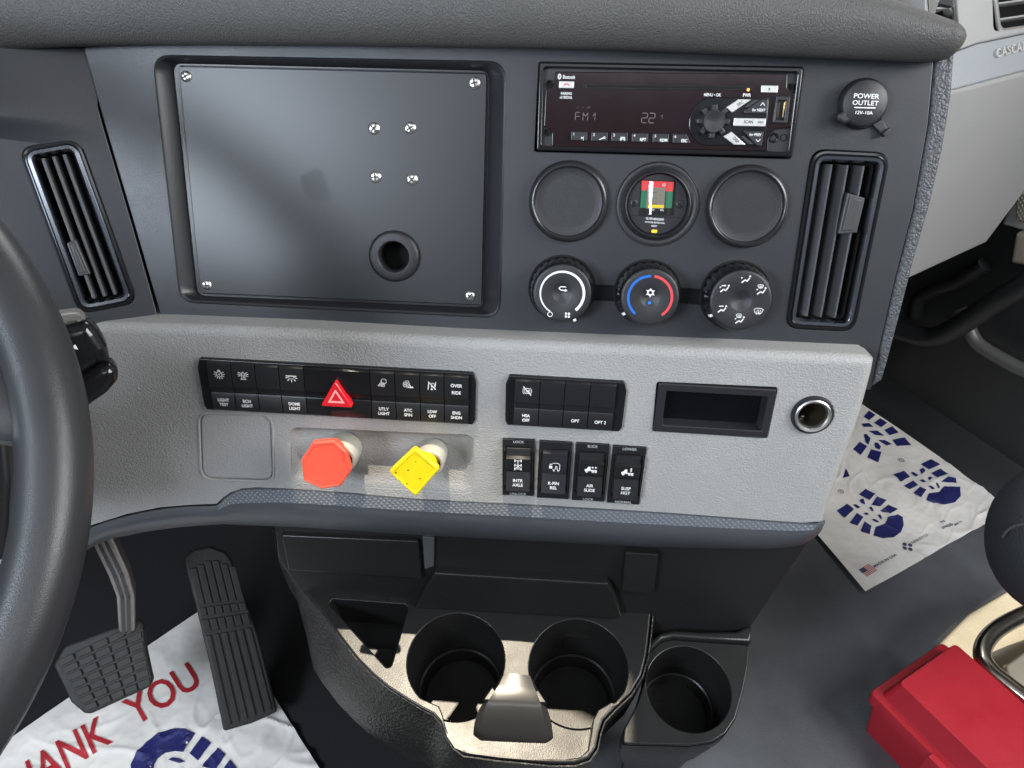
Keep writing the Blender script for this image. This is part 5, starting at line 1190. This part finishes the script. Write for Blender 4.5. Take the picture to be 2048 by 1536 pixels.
lvp = [(2150, 1195), (2085, 1215), (2030, 1238), (1990, 1262), (1968, 1290), (1966, 1318), (1985, 1345), (2010, 1365), (2045, 1392), (2110, 1440)]
g = [LVF.p3(*p, 0) for p in lvp]
lv = empty('seat_slide_bar', LVF, 'bent shiny metal bar of the seat slide above the red box', 'metal bar')
obj('bent_bar', MB().tube(crom(g, 6), .0105, 16), mat('worn_steel', (.50, .46, .40), .22, 1, mott=.25, mscale=30), lv)
SBF = Fr((0, 0, .05), X, V((0, 1, 0)))
obj('seat_base_plate', MB().plate([fillet([SBF.uv(*p) for p in [(2010, 1330), (2052, 1300), (2160, 1230), (2200, 1400), (2120, 1470), (2030, 1400)]], .01, 4)], -.045, 0, .004, 4), mat('beige_painted_steel', (.42, .38, .30), .45, mott=.1, mscale=30), lv, SBF.M())

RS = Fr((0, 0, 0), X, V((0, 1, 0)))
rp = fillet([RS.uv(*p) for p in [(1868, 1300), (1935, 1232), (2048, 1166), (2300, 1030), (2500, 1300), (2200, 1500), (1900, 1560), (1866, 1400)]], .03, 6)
obj('sunlit_floor_patch', MB().plate([rp], -.01, .006, .003, 3, True), mat('sunlit_floor_beige', (.40, .37, .29), .55, voro=260, bump=1.0, mott=.06, mscale=30), None, RS.M(), label='beige stippled plate standing for the sunlit floor between red box and seat', cat='sun patch')  # sunlight on the dark floor put in as a beige plate of its outline
# ================================================================== RED BOX
zt_ = .115
BX = Fr((0, 0, 0), X, V((0, 1, 0)))
P_A = BX.uv(*zx(1572, 552), zt_); P_B = BX.uv(*zx(1262, 838), zt_); P_C = BX.uv(*zx(1800, 1360), zt_)
ex = (P_C - P_B).normalized(); ey = V((-ex.y, ex.x)); W_ = abs((P_A - P_B).dot(ey))
Bx = Fr(V((P_B.x, P_B.y, 0)), V((ex.x, ex.y, 0)), V((ey.x, ey.y, 0)))
rb = empty('red_tool_box', Bx, 'dusty red plastic box with a stepped lid lying on the floor by the seat', 'box')
Lx = .42
def rr2(d, z, r=.006): return z3(fillet([V((-d, -d)), V((Lx + d, -d)), V((Lx + d, W_ + d)), V((-d, W_ + d))], r, 5), z)
lid = MB().grid([rr2(.0165, zt_ - .050, .008), rr2(.0170, zt_ - .034, .008), rr2(.0160, zt_ - .0325, .008), rr2(.0085, zt_ - .0315, .008), rr2(.0070, zt_ - .029, .008), rr2(.0008, zt_ - .0022), rr2(.0000, zt_ - .0004), rr2(-.0020, zt_)], closed=True)
lid.poly([V((p.x, p.y)) for p in rr2(-.0020, 0)], zt_); obj('lid', lid, m_boxr, rb)
base = MB().grid([rr2(.004, .0, .006), rr2(.0115, zt_ - .050, .007), rr2(.0115, zt_ - .040, .007)], closed=True); obj('base', base, m_boxr, rb)
cu0 = Bx.uv(1868, 1508, .07).x
cl = MB().box(cu0, cu0 + .07, -.0235, -.014, zt_ - .062, zt_ - .030, .0015); obj('clasp', cl, m_boxr, rb)

# ================================================================== UNSEEN CAB ROOF: made-up openings cut to shape the patches of sun
ZR_ = 1.75
def up(P): t = (ZR_ - P.z) / -SUN.z; return V((P.x - SUN.x * t, P.y - SUN.y * t))
g1 = [up(L.hit(*p)) for p in [(1062, 868), (1064, 1000)]]
g2 = [up(CN.hit(*p)) for p in [(1258, 1350), (1262, 1700), (700, 1700), (560, 1500), (672, 1262)]]
gt = up(L.hit(900, 838)).y
sun_hole = [V((g2[4].x, gt)), V((g1[0].x, gt)), V((g1[1].x + .02, g1[1].y - .004)), g2[0], g2[1], g2[2], g2[3], g2[4]]
side = [up(FL.hit(*p)) for p in [(2140, 1090), (2000, 1187), (1905, 1255), (1876, 1285), (1868, 1330), (1890, 1480), (2300, 1500), (2500, 1200)]]
def hull(P):
    P = sorted(set((round(p.x, 5), round(p.y, 5)) for p in P)); out = []
    for seq in (P, P[::-1]):
        h = []
        for p in seq:
            while len(h) > 1 and (h[-1][0] - h[-2][0]) * (p[1] - h[-2][1]) - (h[-1][1] - h[-2][1]) * (p[0] - h[-2][0]) <= 0: h.pop()
            h.append(p)
        out += h[:-1]
    return [V(p) for p in out]
bk3 = V((-PD.az.x, -PD.az.y)) * .075
front = hull([up(PD2.hit(1850, 205)) + bk3, up(PD2.hit(1905, 190)) + bk3, up(PD2.hit(2120, 140)) + bk3, up(PD2.hit(2120, -120)), up(PD2.hit(1850, -120))])
roof = MB().plate([[V((-1.6, -1.3)), V((1.7, -1.3)), V((1.7, 1.6)), V((-1.6, 1.6))], fillet(sun_hole, .006, 3), fillet(side, .02, 4), front], 0, .03, .001, 2, True)
obj('roof_sun_mask', roof, m_roofmask, None, Fr((0, 0, ZR_), X, V((0, 1, 0))).M(), label='pale unseen cab roof sheet with made-up openings cut to shape the sun patches', cat='roof')
